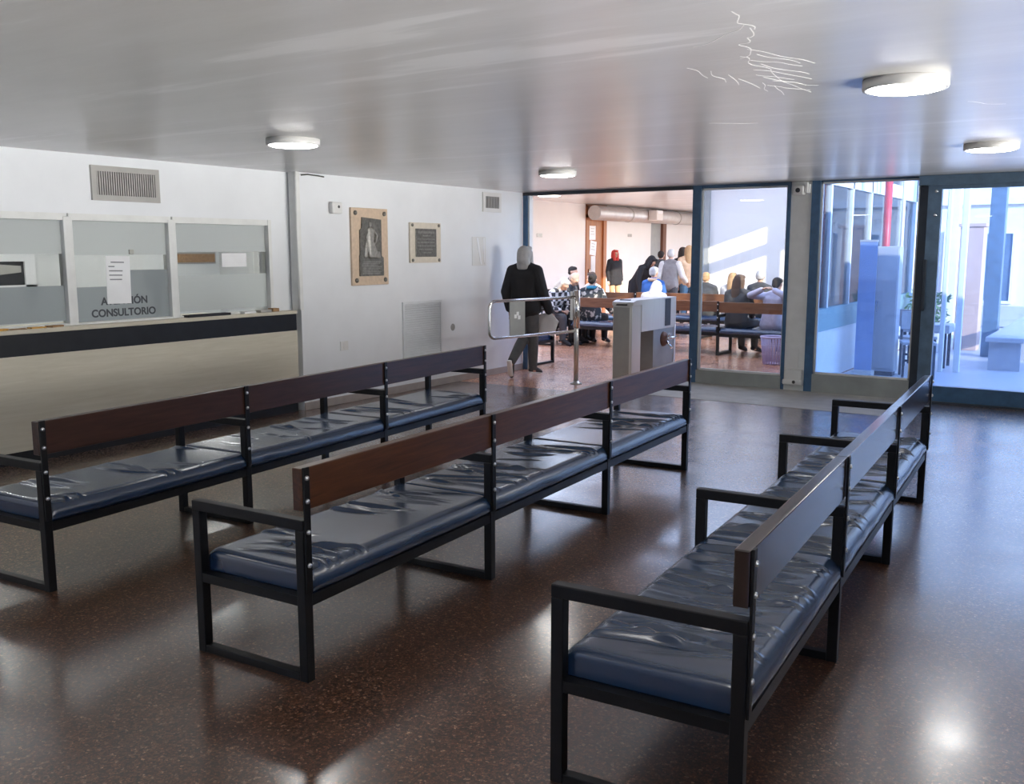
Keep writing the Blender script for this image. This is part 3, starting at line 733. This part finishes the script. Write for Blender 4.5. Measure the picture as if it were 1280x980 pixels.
obj('rotor_hub', lathe(B(), [(.10,0),(.09,.03),(.05,.055),(.002,.06)], n=24), M['jamb_wood'], ts, loc=(W_,.93,.49), rot=(0,PI/2,0))
for k in range(3):
    a = 2.3+k*2.1
    dv = V((.55, math.cos(a)*.6, math.sin(a)*.6)).normalized()
    obj('rotor_arm', cyl(B(), V((W_+.03,.93,.49)), V((W_+.03,.93,.49))+dv*(.16 if k else .14), .016), M['chrome'], ts)

# ------------------------------------------------------------------ hall fittings
dr = thing('door_2', None, None, (-13.0, 23.85, 0)); dr['kind'] = 'structure'
obj('door_leaf', bx(-.06,-.02,-.50,.42,0,2.56), M['door_wood'], dr)
f = B()
for (a,c,z0,z1) in ((-.6,-.50,0,2.9),(.42,.60,0,2.9),(-.6,.6,2.56,2.64),(-.6,.6,2.86,2.92)): box(f, -.12, .03, a, c, z0, z1)
box(f, -.12, .02, .16, .22, 2.64, 2.86)
obj('door_frame', f, M['door_wood'], dr); obj('transom_glass', bx(-.06,-.05,-.5,.42,2.64,2.86), M['grey_panel'], dr)
obj('door_handle', bx(-.02,.05,-.44,-.40,1.0,1.14,bev=.01), M['chrome'], dr)
for i, (ya, yb, za, zb, la) in enumerate([(-.34,.02,1.95,2.34,'topmost white sheet on the orange door'),(-.30,.06,1.52,1.92,'slanted middle sheet on the orange door'),(-.24,.02,1.0,1.5,'lowest narrow sheet on the orange door')]):
    notice('paper_notice', la, 23.85+ya, 23.85+yb, za, zb, -13.018, [(.2,.8,.8),(.2,.7,.6),(.2,.8,.4)] if i != 2 else [], tilt=(0,-.12,0)[i])
dr = thing('door_3', None, None, (-13.0, 28.0, 0)); dr['kind'] = 'structure'
obj('door_leaf', bx(-.10,-.06,-.55,.30,0,2.5), M['grey_panel'], dr)
f = B(); box(f,-.16,.03,.30,.55,0,2.93); box(f,-.16,.02,-.55,.30,2.5,2.58); obj('door_frame', f, M['jamb_wood'], dr)
obj('transom_panel', bx(-.12,-.08,-.55,.30,2.58,2.93), M['grey_panel'], dr)
for y, z, la in ((20.83,2.04,'small grey number plate on the hall wall left of the orange door'),(25.97,2.10,'small grey number plate on the hall wall right of the orange door')):
    tag(obj('number_plate', bx(0,.012,-.13,.13,-.045,.045,bev=.004), M['grille'], None, loc=(-13.0,y,z)), la, 'plate', 'wall plates')
t = thing('air_duct', 'round metal air duct under the hall ceiling above the queue', 'duct', (-12.7,0,2.65))
obj('duct_pipe', cyl(B(), (0,23.2,.03), (0,33.5,.03), .20, n=24), M['duct'], t)
for y in (25.2,28.6): obj('collar', cyl(B(), (0,y,.03), (0,y+.06,.03), .212, n=24), M['grille'], t)
t = thing('emergency_light', 'boxy white emergency light fixed on the air duct', 'light', (-12.35,26.4,2.72))
obj('case', bx(-.14,.14,-.22,.22,-.18,.12,bev=.02), M['plastic'], t); obj('lens', bx(.14,.15,-.16,.16,.02,.09), M['paper'], t)
# lilac basket under the right-hand pane
t = thing('waste_basket', 'lilac slatted plastic basket on the hall floor behind the clear pane', 'basket', (-4.43,13.55,0))
b = B(); n = 24; R0, R1, hh = .13, .17, .40
lathe(b, [(R0,.0),(R0,.02),(R0*.9,.02),(.001,.02)], n=n); obj('basket_base', b, M['lilac'], t)
b = B()
for k in range(n):
    a = 2*PI*k/n; c, s = math.cos(a), math.sin(a)
    cyl(b, (R0*c,R0*s,.01), (R1*c,R1*s,hh), .009, n=6)
for q in (.15,.28): tube(b, [((R0+(R1-R0)*q/hh)*math.cos(2*PI*k/n),(R0+(R1-R0)*q/hh)*math.sin(2*PI*k/n),q) for k in range(n)], .006, 6, True)
obj('basket_slats', b, M['lilac'], t)
obj('basket_rim', tube(B(), [(R1*math.cos(2*PI*k/n),R1*math.sin(2*PI*k/n),hh) for k in range(n)], .016, 8, True), M['lilac'], t, smooth=True)

# ------------------------------------------------------------------ courtyard outside
struct('floor_courtyard', bx(XS1, 24, 11.24, 40, -.2, -.02), M['court'])
b = bx(10, 10.2, -9, 11.24, 0, 3.5); box(b, -12, 10.2, -9.2, -9, 0, 5)  # unseen walls added to keep sky light out of the room
struct('wall_sky_block', b, M['facade'])
struct('ground_side', bx(2.4, 10, -9, 11.2, -.12, -.02), M['court'])
struct('ground_back', bx(-30, 30, -30, -3.1, -.3, -.1), M['court'])
fc = thing('courtyard_building', 'pale sunlit building across the courtyard behind the sliding door', 'building', (0,23,0))
b = bx(-4.9, 9, .0, .5, 0, 6.5); obj('facade_wall', b, M['facade'], fc)
obj('plinth', bx(-4.9, 9, -.06, 0, 0, .45), M['benchslab'], fc)
for i, x in enumerate((-3.75,-2.95,-1.7,-.6,.9,2.4)):
    f = B()
    for (a,c,z0,z1) in ((0,.62,2.0,2.06),(0,.62,.5,.56),(0,.06,.56,2.0),(.56,.62,.56,2.0),(.28,.34,.56,2.0)): box(f,a,c,-.05,.0,z0,z1)
    wf = obj('window_frame', f, M['white_frame'], fc, loc=(x,0,0)); obj('pane', bx(.06,.56,-.02,-.01,.56,2.0), M['bluegrey'], wf)
obj('cornice', bx(-4.9,9,-.12,0,2.62,2.78), M['white_frame'], fc)
for (x, y, r, m, la, nm) in [(-2.95,13.62,.05,'red','red steel post outside behind the left glazed pane','steel_post'),(-2.75,13.62,.022,'plastic','thin white pole beside the red steel post','steel_post')]:
    t = thing(nm, la, 'post', (x,y,-.02)); obj('post_shaft', cyl(B(), (0,0,0), (0,0,3.3), r, n=20), M[m], t); obj('base_plate', lathe(B(), [(r*2,0),(r*2,.012),(r,.014)], n=20), M[m], t)
for (x,y,w2,h2,m,la) in [(-2.25,14.1,.03,3.2,'white_frame','thin white post outside nearest the sliding door stile'),(-2.06,14.2,.04,3.2,'white_frame','second thin white post outside right of the thinnest one'),(-2.42,17.6,.18,2.05,'pink','squat pinkish masonry pier in the courtyard'),(-1.95,16.6,.11,3.4,'bluegrey','tall blue grey pier in the courtyard right of the pink one'),(-3.02,19.5,.10,3.4,'white_frame','slim white pier in the courtyard near the side wall')]:
    t = thing('courtyard_pier', la, 'pier', (x,y,-.02)); obj('pier_shaft', bx(-w2,w2,-w2,w2,0,h2,bev=.01), M[m], t); obj('pier_cap', bx(-w2-.03,w2+.03,-w2-.03,w2+.03,h2,h2+.06,bev=.01), M[m], t)
t = thing('courtyard_bench', 'long blue grey slab bench in the courtyard behind the sliding door', 'bench', (-1.53,14.6,-.02))
obj('bench_slab', bx(-.24,.24,0,6.2,.40,.47,bev=.01), M['benchslab'], t)
for y in (.1,1.6,3.1,4.6,6.0): obj('leg', bx(-.2,.2,y,y+.06,0,.40), M['benchslab'], t)
t = thing('side_table', 'blue grey low table outside beside the slab bench', 'table', (-2.55,14.75,-.02))
obj('table_top', bx(-.33,.33,-.25,.25,.50,.62,bev=.01), M['benchslab'], t)
for sx in (-.29,.25):
    for sy in (-.21,.17): obj('leg', bx(sx,sx+.04,sy,sy+.04,0,.5), M['darkedge'], t)
t = thing('reflection_banner', 'tall blue banner shape standing in for a reflection behind the left glazed pane', 'banner', (-3.03,13.0,-.02))  # banner shape stands in for a sheer blue reflection in the pane
obj('banner_base', bx(-.12,.14,-.08,.08,0,.09,bev=.01), M['duct'], t); obj('banner_sheet', bx(-.105,.115,-.006,.006,.09,1.78), M['banner'], t); obj('top_bar', bx(-.11,.12,-.012,.012,1.78,1.805), M['duct'], t); obj('pole', cyl(B(), (0,.03,.05),(0,.03,1.8), .01), M['duct'], t)
t = thing('utility_cabinet', 'pale lilac grey cabinet outside in front of the red steel post', 'cabinet', (-2.84,13.32,-.02))
obj('cabinet_body', bx(-.13,.16,-.10,.12,.06,1.72,bev=.008), M['benchslab'], t); obj('cabinet_door', bx(-.115,.145,-.112,-.10,.10,1.69,bev=.004), M['benchslab'], t); obj('plinth', bx(-.11,.14,-.08,.10,0,.06), M['darkedge'], t); obj('handle', bx(-.10,-.08,-.135,-.112,.85,1.0,bev=.004), M['chrome'], t)
def cchair(label, loc, rz):
    t = thing('courtyard_chair', label, 'chair', loc, rz, 'courtyard chairs')
    for sx in (-.2,.17):
        obj('leg', bx(sx,sx+.03,-.2,-.17,0,.44), M['darkedge'], t); obj('leg', bx(sx,sx+.03,.17,.20,0,.86), M['darkedge'], t)
    obj('seat', bx(-.21,.21,-.21,.19,.44,.48,bev=.008), M['benchslab'], t); obj('backrest', bx(-.2,.2,.165,.19,.62,.86,bev=.006), M['benchslab'], t)
    obj('stretcher', bx(-.18,.18,-.01,.01,.2,.23), M['darkedge'], t)
    return t
cchair('dark framed chair outside beside the blue banner', (-2.42,13.35,-.02), .3)
cchair('second dark framed chair outside nearer the red post', (-2.60,14.08,-.02), 2.6)
t = thing('potted_shrub', 'leafy shrub in a planter in the courtyard behind the slab bench', 'plant', (-2.95,16.9,-.02))
obj('planter', bx(-.22,.22,-.22,.22,0,.42,bev=.01), M['benchslab'], t); 
b = B()
for k in range(260):
    a = random.uniform(0,2*PI); rr = .34*math.sqrt(random.random()); z = .55+random.uniform(-.15,.45)
    p = V((rr*math.cos(a), rr*math.sin(a), z)); q = V((random.uniform(-1,1),random.uniform(-1,1),random.uniform(-.3,1))).normalized()*.07; s = q.orthogonal().normalized()*.025
    vv = [b.verts.new(p-q), b.verts.new(p+s), b.verts.new(p+q), b.verts.new(p-s)]; b.faces.new(vv)
obj('foliage', b, M['green'], t); obj('stem', cyl(B(), (0,0,.3),(0,0,.8), .02), M['jamb_wood'], t)

# ------------------------------------------------------------------ people
SKIN = {'fair': mat('skin_fair', (.52,.31,.22), .5), 'tan': mat('skin_tan', (.40,.22,.14), .5)}
CL = {}
def cloth(name, col, rough=.85):
    if name not in CL: CL[name] = mat('cloth_'+name, col, rough, var=.12, scale=14, bump=.15)
    return CL[name]
CL['plaid'] = m_checker('cloth_plaid', (.62,.62,.62), (.03,.03,.035), 13)
CL['floral'] = m_spots('cloth_floral', (.025,.03,.035), (.45,.42,.38), 13, .58)
def person(label, loc, rz, sit=False, lean=0, H=1.68, top=None, pants=None, shoes=None, hair=None, hairstyle='short', skin='fair',
           arms=None, legs=None, nod=0, turn=0, eyes=False, extra=None, vox=.011, coat=0, sleeve=None, scarf=None, sole=None, group=None, hand=True, puff=0):
    t = thing('person', label, 'person', loc, rz, group)
    k = H/1.70; Z = -.40 if sit else 0
    piv = V((0,0,.93+Z))
    RL = Matrix.Rotation(-lean, 3, 'X')
    def up(x,y,z): return (piv + RL @ (V((x,y,z+Z))-piv))*k
    pel = up(0,0,.95); wai = up(0,.0,1.10); che = up(0,-.0,1.28); nec = up(0,-.01,1.46)
    sh = {s: up(s*.175,-.01,1.388) for s in (-1,1)}
    RH = RL @ Matrix.Rotation(-nod, 3, 'X') @ Matrix.Rotation(turn, 3, 'Z')
    hb = up(0,.0,1.49)
    def hd(x,y,z): return hb + RH @ (V((x,y,z))*k)
    hip = {s: V((s*.092,0,.91+Z))*k for s in (-1,1)}
    L = {}
    for s in (-1,1):
        if legs: L[s] = [V(q)*k for q in legs[s]]
        elif sit: L[s] = [V((s*.12,.43,.50))*k, V((s*.12,.42,.10))*k, V((s*.14,.60,.035))*k]
        else: L[s] = [V((s*.10,.02,.49))*k, V((s*.10,-.02,.09))*k, V((s*.12,.15,.035))*k]
    A = {}
    for s in (-1,1):
        if arms and s in arms: A[s] = [V(q)*k for q in arms[s]]
        elif sit: A[s] = [sh[s]+V((s*.06,.05,-.27))*k, V((s*.10,.34,.62))*k]
        else: A[s] = [sh[s]+V((s*.05,-.03,-.285))*k, sh[s]+V((s*.05,.04,-.54))*k]
    def torso(b, g):
        fl = lambda x: (x*k+g, x*.82*k+g, x*k+g)
        S = [(sh[s]-V((s*.02,0,.01)), fl(.050)) for s in (-1,1)]
        Cc = [(che+V((s*.075*k,0,0)), fl(.112)) for s in (-1,1)]; Wc = [(wai+V((s*.060*k,0,0)), fl(.105)) for s in (-1,1)]
        P = [(pel+V((s*.070*k,0,-.03*k)), fl(.118)) for s in (-1,1)]
        hull(b, S+Cc)
        for s in (-1,1): hull(b, [(nec, .050*k+g*.6), (sh[s], .046*k+g)])
        hull(b, Cc+Wc); hull(b, Wc+P)
        hull(b, [(nec-V((0,0,.03*k)), .058*k+g*.6), (sh[1]*.6+sh[-1]*.4+V((0,0,.0)), .05*k+g), (sh[1]*.4+sh[-1]*.6, .05*k+g)])
    def legm(b, g, s, end=1.0):
        kn, an, to = L[s]
        hull(b, [(hip[s], .088*k+g), (kn, .058*k+g)])
        e = kn+(an-kn)*end
        hull(b, [(kn, .057*k+g), (kn+(an-kn)*.35, .056*k+g), (e, (.040*k+g))])
    def armm(b, g, s, end=1.0):
        el, wr = A[s]
        hull(b, [(sh[s], .055*k+g), (el, .042*k+g)])
        hull(b, [(el, .042*k+g), (el+(wr-el)*end, (.029 if end==1 else .032)*k+g)])
    # continuous body
    b = B(); torso(b, 0)
    hull(b, [(nec-V((0,0,.02)), .052*k), (hd(0,.0,.03), .050*k)])
    hull(b, [(hd(0,-.012,.125), (.074*k,.088*k,.088*k)), (hd(0,.01,.11), (.070*k,.086*k,.085*k))])
    hull(b, [(hd(0,.02,.085), (.062*k,.070*k,.06*k)), (hd(0,.055,.03), (.034*k,.03*k,.025*k))])
    hull(b, [(hd(0,.092,.105), .010*k), (hd(0,.112,.068), .014*k)])                       # nose
    hull(b, [(hd(-.03,.088,.122), .012*k), (hd(.03,.088,.122), .012*k)])                   # brow
    hull(b, [(hd(-.018,.092,.040), .009*k), (hd(.018,.092,.040), .009*k)])                 # lips
    for s in (-1,1): hull(b, [(hd(s*.078,-.008,.105), (.010*k,.018*k,.022*k)), (hd(s*.075,.0,.082), (.008*k,.010*k,.012*k))])
    for s in (-1,1):
        legm(b, 0, s); armm(b, 0, s)
        kn, an, to = L[s]; hull(b, [(an-V((0,.02,.02))*k, .036*k), (to, .026*k)])
        el, wr = A[s]; f = (wr-el).normalized(); side = f.cross(V((0,0,1)) if abs(f.z) < .9 else V((s,0,0)).cross(f)+V((0,1,0))*.2)
        side = side.normalized() if side.length > 1e-4 else V((0,1,0)); nr = f.cross(side).normalized()
        if hand:
            pc = wr+f*.055*k
            hull(b, [(wr+f*.01*k, .022*k), (pc+side*.026*k, .013*k), (pc-side*.026*k, .013*k), (wr+f*.09*k+side*.03*k, .011*k), (wr+f*.09*k-side*.03*k, .011*k)])
            for j, (o_, ln) in enumerate(((.031,.062),(.011,.074),(-.010,.068),(-.030,.052))):
                p0 = wr+f*.09*k+side*o_*k; p1 = p0+(f*.85+nr*.4).normalized()*ln*.5*k; p2 = p1+(f*.45+nr*.9).normalized()*ln*.5*k
                hull(b, [(p0,.0098*k),(p1,.0088*k)]); hull(b, [(p1,.0088*k),(p2,.0078*k)])
            p0 = wr+f*.03*k+side*.026*k; p1 = p0+(f*.6+side*.7).normalized()*.036*k; p2 = p1+(f*.9+nr*.4).normalized()*.03*k
            hull(b, [(p0,.012*k),(p1,.0105*k)]); hull(b, [(p1,.0105*k),(p2,.0088*k)])
    obj('body', remeshed(b, vox*.8, 2), SKIN[skin], t, smooth=True)
    b = B(); torso(b, .020+puff)
    if sleeve is None:
        for s in (-1,1): armm(b, .016+puff, s, .93)
    if coat:
        hull(b, [(pel+V((s*.085*k,0,0)), (.14*k,.128*k,.1*k)) for s in (-1,1)]+[(V((s*.10,(.06 if sit else 0)+.0,.93+Z-coat))*k, (.13*k,.125*k,.06*k)) for s in (-1,1)])
    obj('jacket', remeshed(b, vox, 3), top, t, smooth=True)
    if sleeve is not None:
        for s in (-1,1):
            b = B(); armm(b, .026, s, .93); obj('sleeve', remeshed(b, vox, 2), sleeve, t, smooth=True)
    b = B()
    hull(b, [(pel+V((s*.068*k,0,-.03*k)), (.118*k,.100*k,.112*k)) for s in (-1,1)])
    for s in (-1,1): legm(b, .017, s, .97)
    obj('trousers', remeshed(b, vox, 2), pants, t, smooth=True)
    for s in (-1,1):
        kn, an, to = L[s]; b = B(); dn = (to-an); dn2 = V((dn.x,dn.y,0)).normalized()
        ax = (kn-an).normalized(); fw = (to-an).normalized()
        hl = an-fw*.055*k-ax*.035*k
        hull(b, [(an+ax*.0*k, .043*k), (hl, .034*k), (to-fw*.02*k, .036*k), (to+fw*.03*k, .030*k)])
        so = obj('shoe', remeshed(b, vox*.8, 2), shoes, t, smooth=True)
        if sole is not None:
            b = B(); up_ = (ax-fw*ax.dot(fw)).normalized(); off = -up_*.034*k
            hull(b, [(hl+off, (.034*k,.034*k,.012*k)), (to+fw*.02*k+off*.6, (.036*k,.036*k,.012*k))]); obj('shoe_sole', remeshed(b, vox*.8, 1), sole, so, smooth=True)
    if hair is not None:
        b = B()
        if hairstyle in ('short','bun','long','wavy'):
            hull(b, [(hd(0,-.03,.135), (.083*k,.082*k,.088*k)), (hd(0,.035,.175), (.066*k,.05*k,.045*k))])
            hull(b, [(hd(0,-.055,.08), (.070*k,.05*k,.05*k)), (hd(0,-.04,.13), (.08*k,.06*k,.06*k))])
        if hairstyle in ('long','wavy'):
            hull(b, [(hd(0,-.05,.11), (.088*k,.06*k,.06*k)), (hd(0,-.075,-.06), (.085*k,.04*k,.05*k)), (hd(0,-.08,-.16), (.07*k,.03*k,.04*k))])
            for s in (-1,1): hull(b, [(hd(s*.07,.0,.13), .03*k), (hd(s*.078,.0,-.02), .028*k)])
        if hairstyle == 'bun': hull(b, [(hd(0,-.13,.16), .045*k)])
        if hairstyle == 'cap':
            hull(b, [(hd(0,-.015,.135), (.088*k,.098*k,.085*k)), (hd(0,-.02,.19), (.07*k,.075*k,.05*k)), (hd(0,-.035,.085), (.078*k,.066*k,.04*k))])
        if hairstyle in ('hood','scarf'):
            hull(b, [(hd(0,-.025,.13), (.096*k,.10*k,.10*k)), (hd(0,-.06,.03), (.088*k,.066*k,.06*k))])
            hull(b, [(hd(0,-.05,.03), (.085*k,.065*k,.05*k)), (hd(0,-.02,-.06), (.12*k,.085*k,.05*k))])
            for s in (-1,1): hull(b, [(hd(s*.06,.03,.12), (.035*k,.05*k,.05*k)), (hd(s*.05,.05,.0), (.035*k,.035*k,.03*k)), (hd(s*.05,.05,-.06), (.05*k,.04*k,.03*k))])
            hull(b, [(hd(s*.045,.05,.19), (.03*k,.04*k,.03*k)) for s in (-1,1)])
        nm = {'cap':'knit_cap','hood':'hood','scarf':'headscarf'}.get(hairstyle, 'hair')
        obj(nm, remeshed(b, vox*.9, 2), hair, t, smooth=True)
    if scarf is not None:
        b = B(); tube(b, [nec+V((.085*k*math.cos(a),.08*k*math.sin(a)+.01,-.0*k)) for a in [2*PI*q/14 for q in range(14)]], .035*k, 10, True)
        obj('collar', remeshed(b, vox, 2), scarf, t, smooth=True)
    if eyes:
        for s in (-1,1): obj('eye', ball(B(), hd(s*.031,.086,.098), .010*k), M['ink'], t, smooth=True)
    return t, hd, A

black = cloth('black', (.014,.014,.017)); dkgrey = cloth('dark_grey', (.055,.056,.06)); grey = cloth('grey', (.20,.19,.19))
white = cloth('white', (.52,.505,.48)); jeans = cloth('grey_jeans', (.10,.105,.11)); bluej = cloth('blue_jeans', (.08,.17,.27))
blue = cloth('blue', (.035,.12,.36)); red = cloth('red', (.50,.05,.04)); tan = cloth('tan', (.55,.36,.20)); teal = cloth('teal', (.03,.22,.34))
lil = cloth('lilac_cloth', (.48,.47,.60)); beige = cloth('beige', (.60,.42,.28)); pink = cloth('pink', (.62,.40,.42))
h_grey = cloth('grey_hair', (.40,.39,.38)); h_dark = cloth('dark_hair', (.022,.017,.014)); h_brown = cloth('brown_hair', (.10,.06,.04)); h_sand = cloth('sandy_hair', (.42,.26,.13)); h_white = cloth('white_hair', (.44,.43,.41))

# the walker passing the gate
pw, hd, A = person('person in black jacket and grey jeans walking away past the swing gate holding white papers', (-6.72,10.42,0), .12, H=1.70,
    top=black, pants=jeans, shoes=dkgrey, sole=M['paper'], hair=cloth('pale_grey_hood', (.42,.42,.42)), hairstyle='hood', vox=.010, coat=.06, puff=.014,
    legs={1:[(.07,.10,.50),(.05,.14,.10),(.07,.30,.045)], -1:[(-.05,.06,.50),(-.07,-.26,.22),(-.09,-.22,.06)]},
    arms={1:[(.27,-.02,1.11),(.30,.12,.86)], -1:[(-.25,-.06,1.12),(-.25,.06,.88)]})
w1 = pw.matrix_basis
bpy.context.view_layer.update()
wr = w1 @ A[1][1]
pp = thing('paper_folder', 'white papers held low in the right hand of the walking person', 'papers', (wr.x-.02, wr.y-.02, wr.z-.10))
b = prism(B(), [(-.17,.05),(.04,.10),(.17,-.02),(.09,-.22),(-.14,-.16)], 'y', -.004, .004); obj('sheet', b, M['paper'], pp)
b = prism(B(), [(-.24,.02),(-.02,.07),(.02,-.17),(-.20,-.19)], 'y', .008, .012); obj('sheet', b, M['paper'], pp)

# row on the left bench
person('person with white hair in black and white plaid shirt seated leaning forward', (-8.80,14.47,0), -PI/2-.2, True, .5, 1.66, CL['plaid'], dkgrey, black, h_white, 'long', nod=.3)
person('person in pale beige cap and dark coat seated next to the plaid shirt', (-8.86,15.0,0), -PI/2, True, .35, 1.68, dkgrey, black, black, cloth('pale_cap', (.40,.31,.26)), 'cap', nod=.2)
person('dark haired person in dark clothes seated at the end of the left row', (-10.15,17.5,0), -PI/2+.1, True, .1, 1.72, black, black, black, h_dark, 'short')
# bench behind gate post
person('person in dark floral top with teal scarf seated behind the gate post', (-8.05,14.62,0), .15, True, .12, 1.62, CL['floral'], black, black, h_dark, 'bun', scarf=teal, arms={1:[(.30,.05,.72),(.30,.32,.60)], -1:[(-.26,.05,.72),(-.2,.30,.60)]})
person('fair haired person in white top seated facing the camera by the orange door', (-8.86,16.2,0), PI-.4, True, .1, 1.62, white, dkgrey, black, h_brown, 'short', eyes=True)
person('person in white hooded top hunched over behind the turnstile', (-6.98,14.72,0), .1, True, .60, 1.62, white, grey, black, white, 'hood', nod=.2)
# standing woman in red scarf
person('woman in red headscarf, long black jacket and tan trousers standing at hall wall', (-12.2,23.5,0), -PI/2-.5, False, 0, 1.66, black, tan, black, red, 'scarf', coat=.18, eyes=True)
person('person in black hooded coat leaning forward beside the man in blue', (-9.5,19.35,0), -PI/2-.3, False, .75, 1.70, black, black, black, black, 'hood', coat=.2)
person('grey haired man in bright blue sweater seated with his back turned', (-8.0,17.03,0), -.1, True, .05, 1.74, blue, dkgrey, black, h_grey, 'short', scarf=beige)
person('person in grey vest with white sleeves and grey cap standing in the queue', (-8.62,19.2,0), .2, False, .12, 1.66, grey, dkgrey, black, h_white, 'cap', sleeve=white, arms={1:[(.28,.02,1.12),(.32,.22,1.0)], -1:[(-.25,-.04,1.10),(-.22,.10,.88)]})
person('dark haired person in dark clothes half hidden behind the grey vest', (-9.4,20.4,0), .3, False, .1, 1.64, dkgrey, black, black, h_dark, 'short')
person('person with long black hair and black coat standing in the queue', (-8.80,20.25,0), -.2, False, .05, 1.72, black, black, black, h_dark, 'long')
person('sandy haired person in beige top and jeans at the right of queue', (-8.50,19.95,0), .5, False, .05, 1.76, beige, bluej, black, h_sand, 'wavy')
# behind the clear pane
person('woman in dark grey coat with long brown hair seated behind the clear pane', (-5.35,14.50,0), -.15, True, .12, 1.66, dkgrey, dkgrey, black, h_brown, 'long', turn=-.3)
person('person in lilac hoodie with arms raised behind head seated by the pane edge', (-4.78,14.50,0), -.25, True, .22, 1.62, lil, pink, black, h_dark, 'short', arms={1:[(.36,-.10,.98),(.10,-.12,1.10)], -1:[(-.34,-.12,1.0),(-.10,-.14,1.10)]})
person('person in grey knit cap and dark coat seated near the sunlit wall', (-5.86,17.03,0), 0, True, .05, 1.66, dkgrey, black, black, h_grey, 'cap')
person('sandy haired person in dark jacket seated left against the sunlit wall', (-6.92,17.03,0), .1, True, .1, 1.62, dkgrey, black, black, h_sand, 'short')
person('sandy haired person in white coat seated second against the sunlit wall', (-6.40,17.03,0), -.1, True, .1, 1.62, white, black, black, h_sand, 'wavy')

# ------------------------------------------------------------------ light
w = bpy.data.worlds.new('World'); bpy.context.scene.world = w; w.use_nodes = True
nt = w.node_tree; bg = nt.nodes['Background']
sky = nt.nodes.new('ShaderNodeTexSky'); sky.sky_type = 'NISHITA'; sky.sun_disc = False
sky.sun_elevation = math.radians(48); sky.sun_rotation = math.radians(120); sky.ozone_density = 3.0; sky.air_density = 1.0; sky.dust_density = .3
mxs = nt.nodes.new('ShaderNodeMix'); mxs.data_type = 'RGBA'; mxs.blend_type = 'MULTIPLY'; mxs.inputs[0].default_value = 1; mxs.inputs[7].default_value = (.86,.95,1.12,1)
nt.links.new(sky.outputs[0], mxs.inputs[6]); nt.links.new(mxs.outputs[2], bg.inputs[0]); bg.inputs[1].default_value = .9
sd = V((-1,.55,-.335)).normalized()
su = bpy.data.lights.new('sun', 'SUN'); su.energy = 8; su.angle = math.radians(.6); su.color = (1,.88,.72)
so = bpy.data.objects.new('sun', su); C.objects.link(so); so.rotation_euler = sd.to_track_quat('-Z','Y').to_euler()
def portal(loc, rot, sx, sy):
    a = bpy.data.lights.new('window_daylight', 'AREA'); a.shape = 'RECTANGLE'; a.size = sx; a.size_y = sy; a.cycles.is_portal = True
    o = bpy.data.objects.new('window_daylight', a); C.objects.link(o); o.location = loc; o.rotation_euler = rot
def daylight(loc, rot, sx, sy, L, col=(1,1,1), spread=180):  # added area light standing in for daylight at unseen, made-up openings
    a = bpy.data.lights.new('window_daylight', 'AREA'); a.shape = 'RECTANGLE'; a.size = sx; a.size_y = sy; a.energy = L*PI*sx*sy; a.color = col; a.spread = math.radians(spread)
    o = bpy.data.objects.new('window_daylight', a); C.objects.link(o); o.location = loc; o.rotation_euler = rot
daylight((2.95,7.6,.42), V((-.91,0,.41)).to_track_quat('-Z','Y').to_euler(), 6.6, 1.1, 3.7, (1.0,.985,.96), 50)  # added unseen fill, tilted up to brighten the far ceiling
daylight((2.95,1.0,.42), V((-.91,0,.41)).to_track_quat('-Z','Y').to_euler(), 6.6, 1.1, 3.7, (1.0,.985,.96), 50)  # added unseen fill, tilted up to brighten the near ceiling
daylight((2.44,4.2,1.75), V((-1,0,.11)).to_track_quat('-Z','Y').to_euler(), 13.0, 1.0, 2.0, (1.0,.985,.96), 40)      # daylight stand-in added across the room to brighten the left wall   # the two above are unseen fills aimed at the ceiling
daylight((-5.0,-3.12,1.6), (PI/2,0,PI), 3.1, 1.3, 3.0, (.97,.985,1.0))     # daylight stand-in added at an unseen rear opening
daylight((-5.55,14.65,3.66), (0,0,0), 3.5, 5.5, 1.7, (1,.88,.72))  # added fill at the made-up hall skylight
daylight((-7.18,25.5,1.7), (0,PI/2,0), 2.2, 14, 2.6, (1,.95,.89))          # added fill at made-up, unseen corridor windows
daylight((-10.4,14.6,3.04), (0,0,0), 3.6, 5.4, 3.0, (1,.97,.93))          # added fill at a made-up corridor skylight          # the hall skylight fill is likewise added
portal((-.8,11.5,1.3), (PI/2,0,0), 2.8, 2.2)
portal((-3.2,14.6,1.95), (0,PI/2,0), 2.2, 6.6)

# ------------------------------------------------------------------ camera
f, yaw, pitch, roll = 1179.43, .5867, .1486, -.0014
cy, sy, cp, sp = math.cos(yaw), math.sin(yaw), math.cos(pitch), math.sin(pitch)
F = V((-sy*cp, cy*cp, -sp)); R = V((cy,sy,0)); U = R.cross(F)
R2 = R*math.cos(roll)+U*math.sin(roll); U2 = -R*math.sin(roll)+U*math.cos(roll)
cd = bpy.data.cameras.new('camera'); cd.sensor_fit = 'HORIZONTAL'; cd.sensor_width = 36; cd.lens = f/1280*36; cd.clip_end = 200; cd.clip_start = .05
co = bpy.data.objects.new('camera', cd); C.objects.link(co)
co.matrix_world = Matrix(((R2.x,U2.x,-F.x,0),(R2.y,U2.y,-F.y,0),(R2.z,U2.z,-F.z,1.65),(0,0,0,1)))
S = bpy.context.scene; S.camera = co
S.view_settings.view_transform = 'Standard'; S.view_settings.look = 'None'; S.view_settings.gamma = 1; S.view_settings.use_curve_mapping = False
S.view_settings.exposure = .08
S.cycles.use_denoising = True
S.cycles.max_bounces = 10; S.cycles.transparent_max_bounces = 24; S.cycles.diffuse_bounces = 5; S.cycles.glossy_bounces = 4
S.cycles.sample_clamp_indirect = 6; S.cycles.caustics_reflective = False; S.cycles.caustics_refractive = False
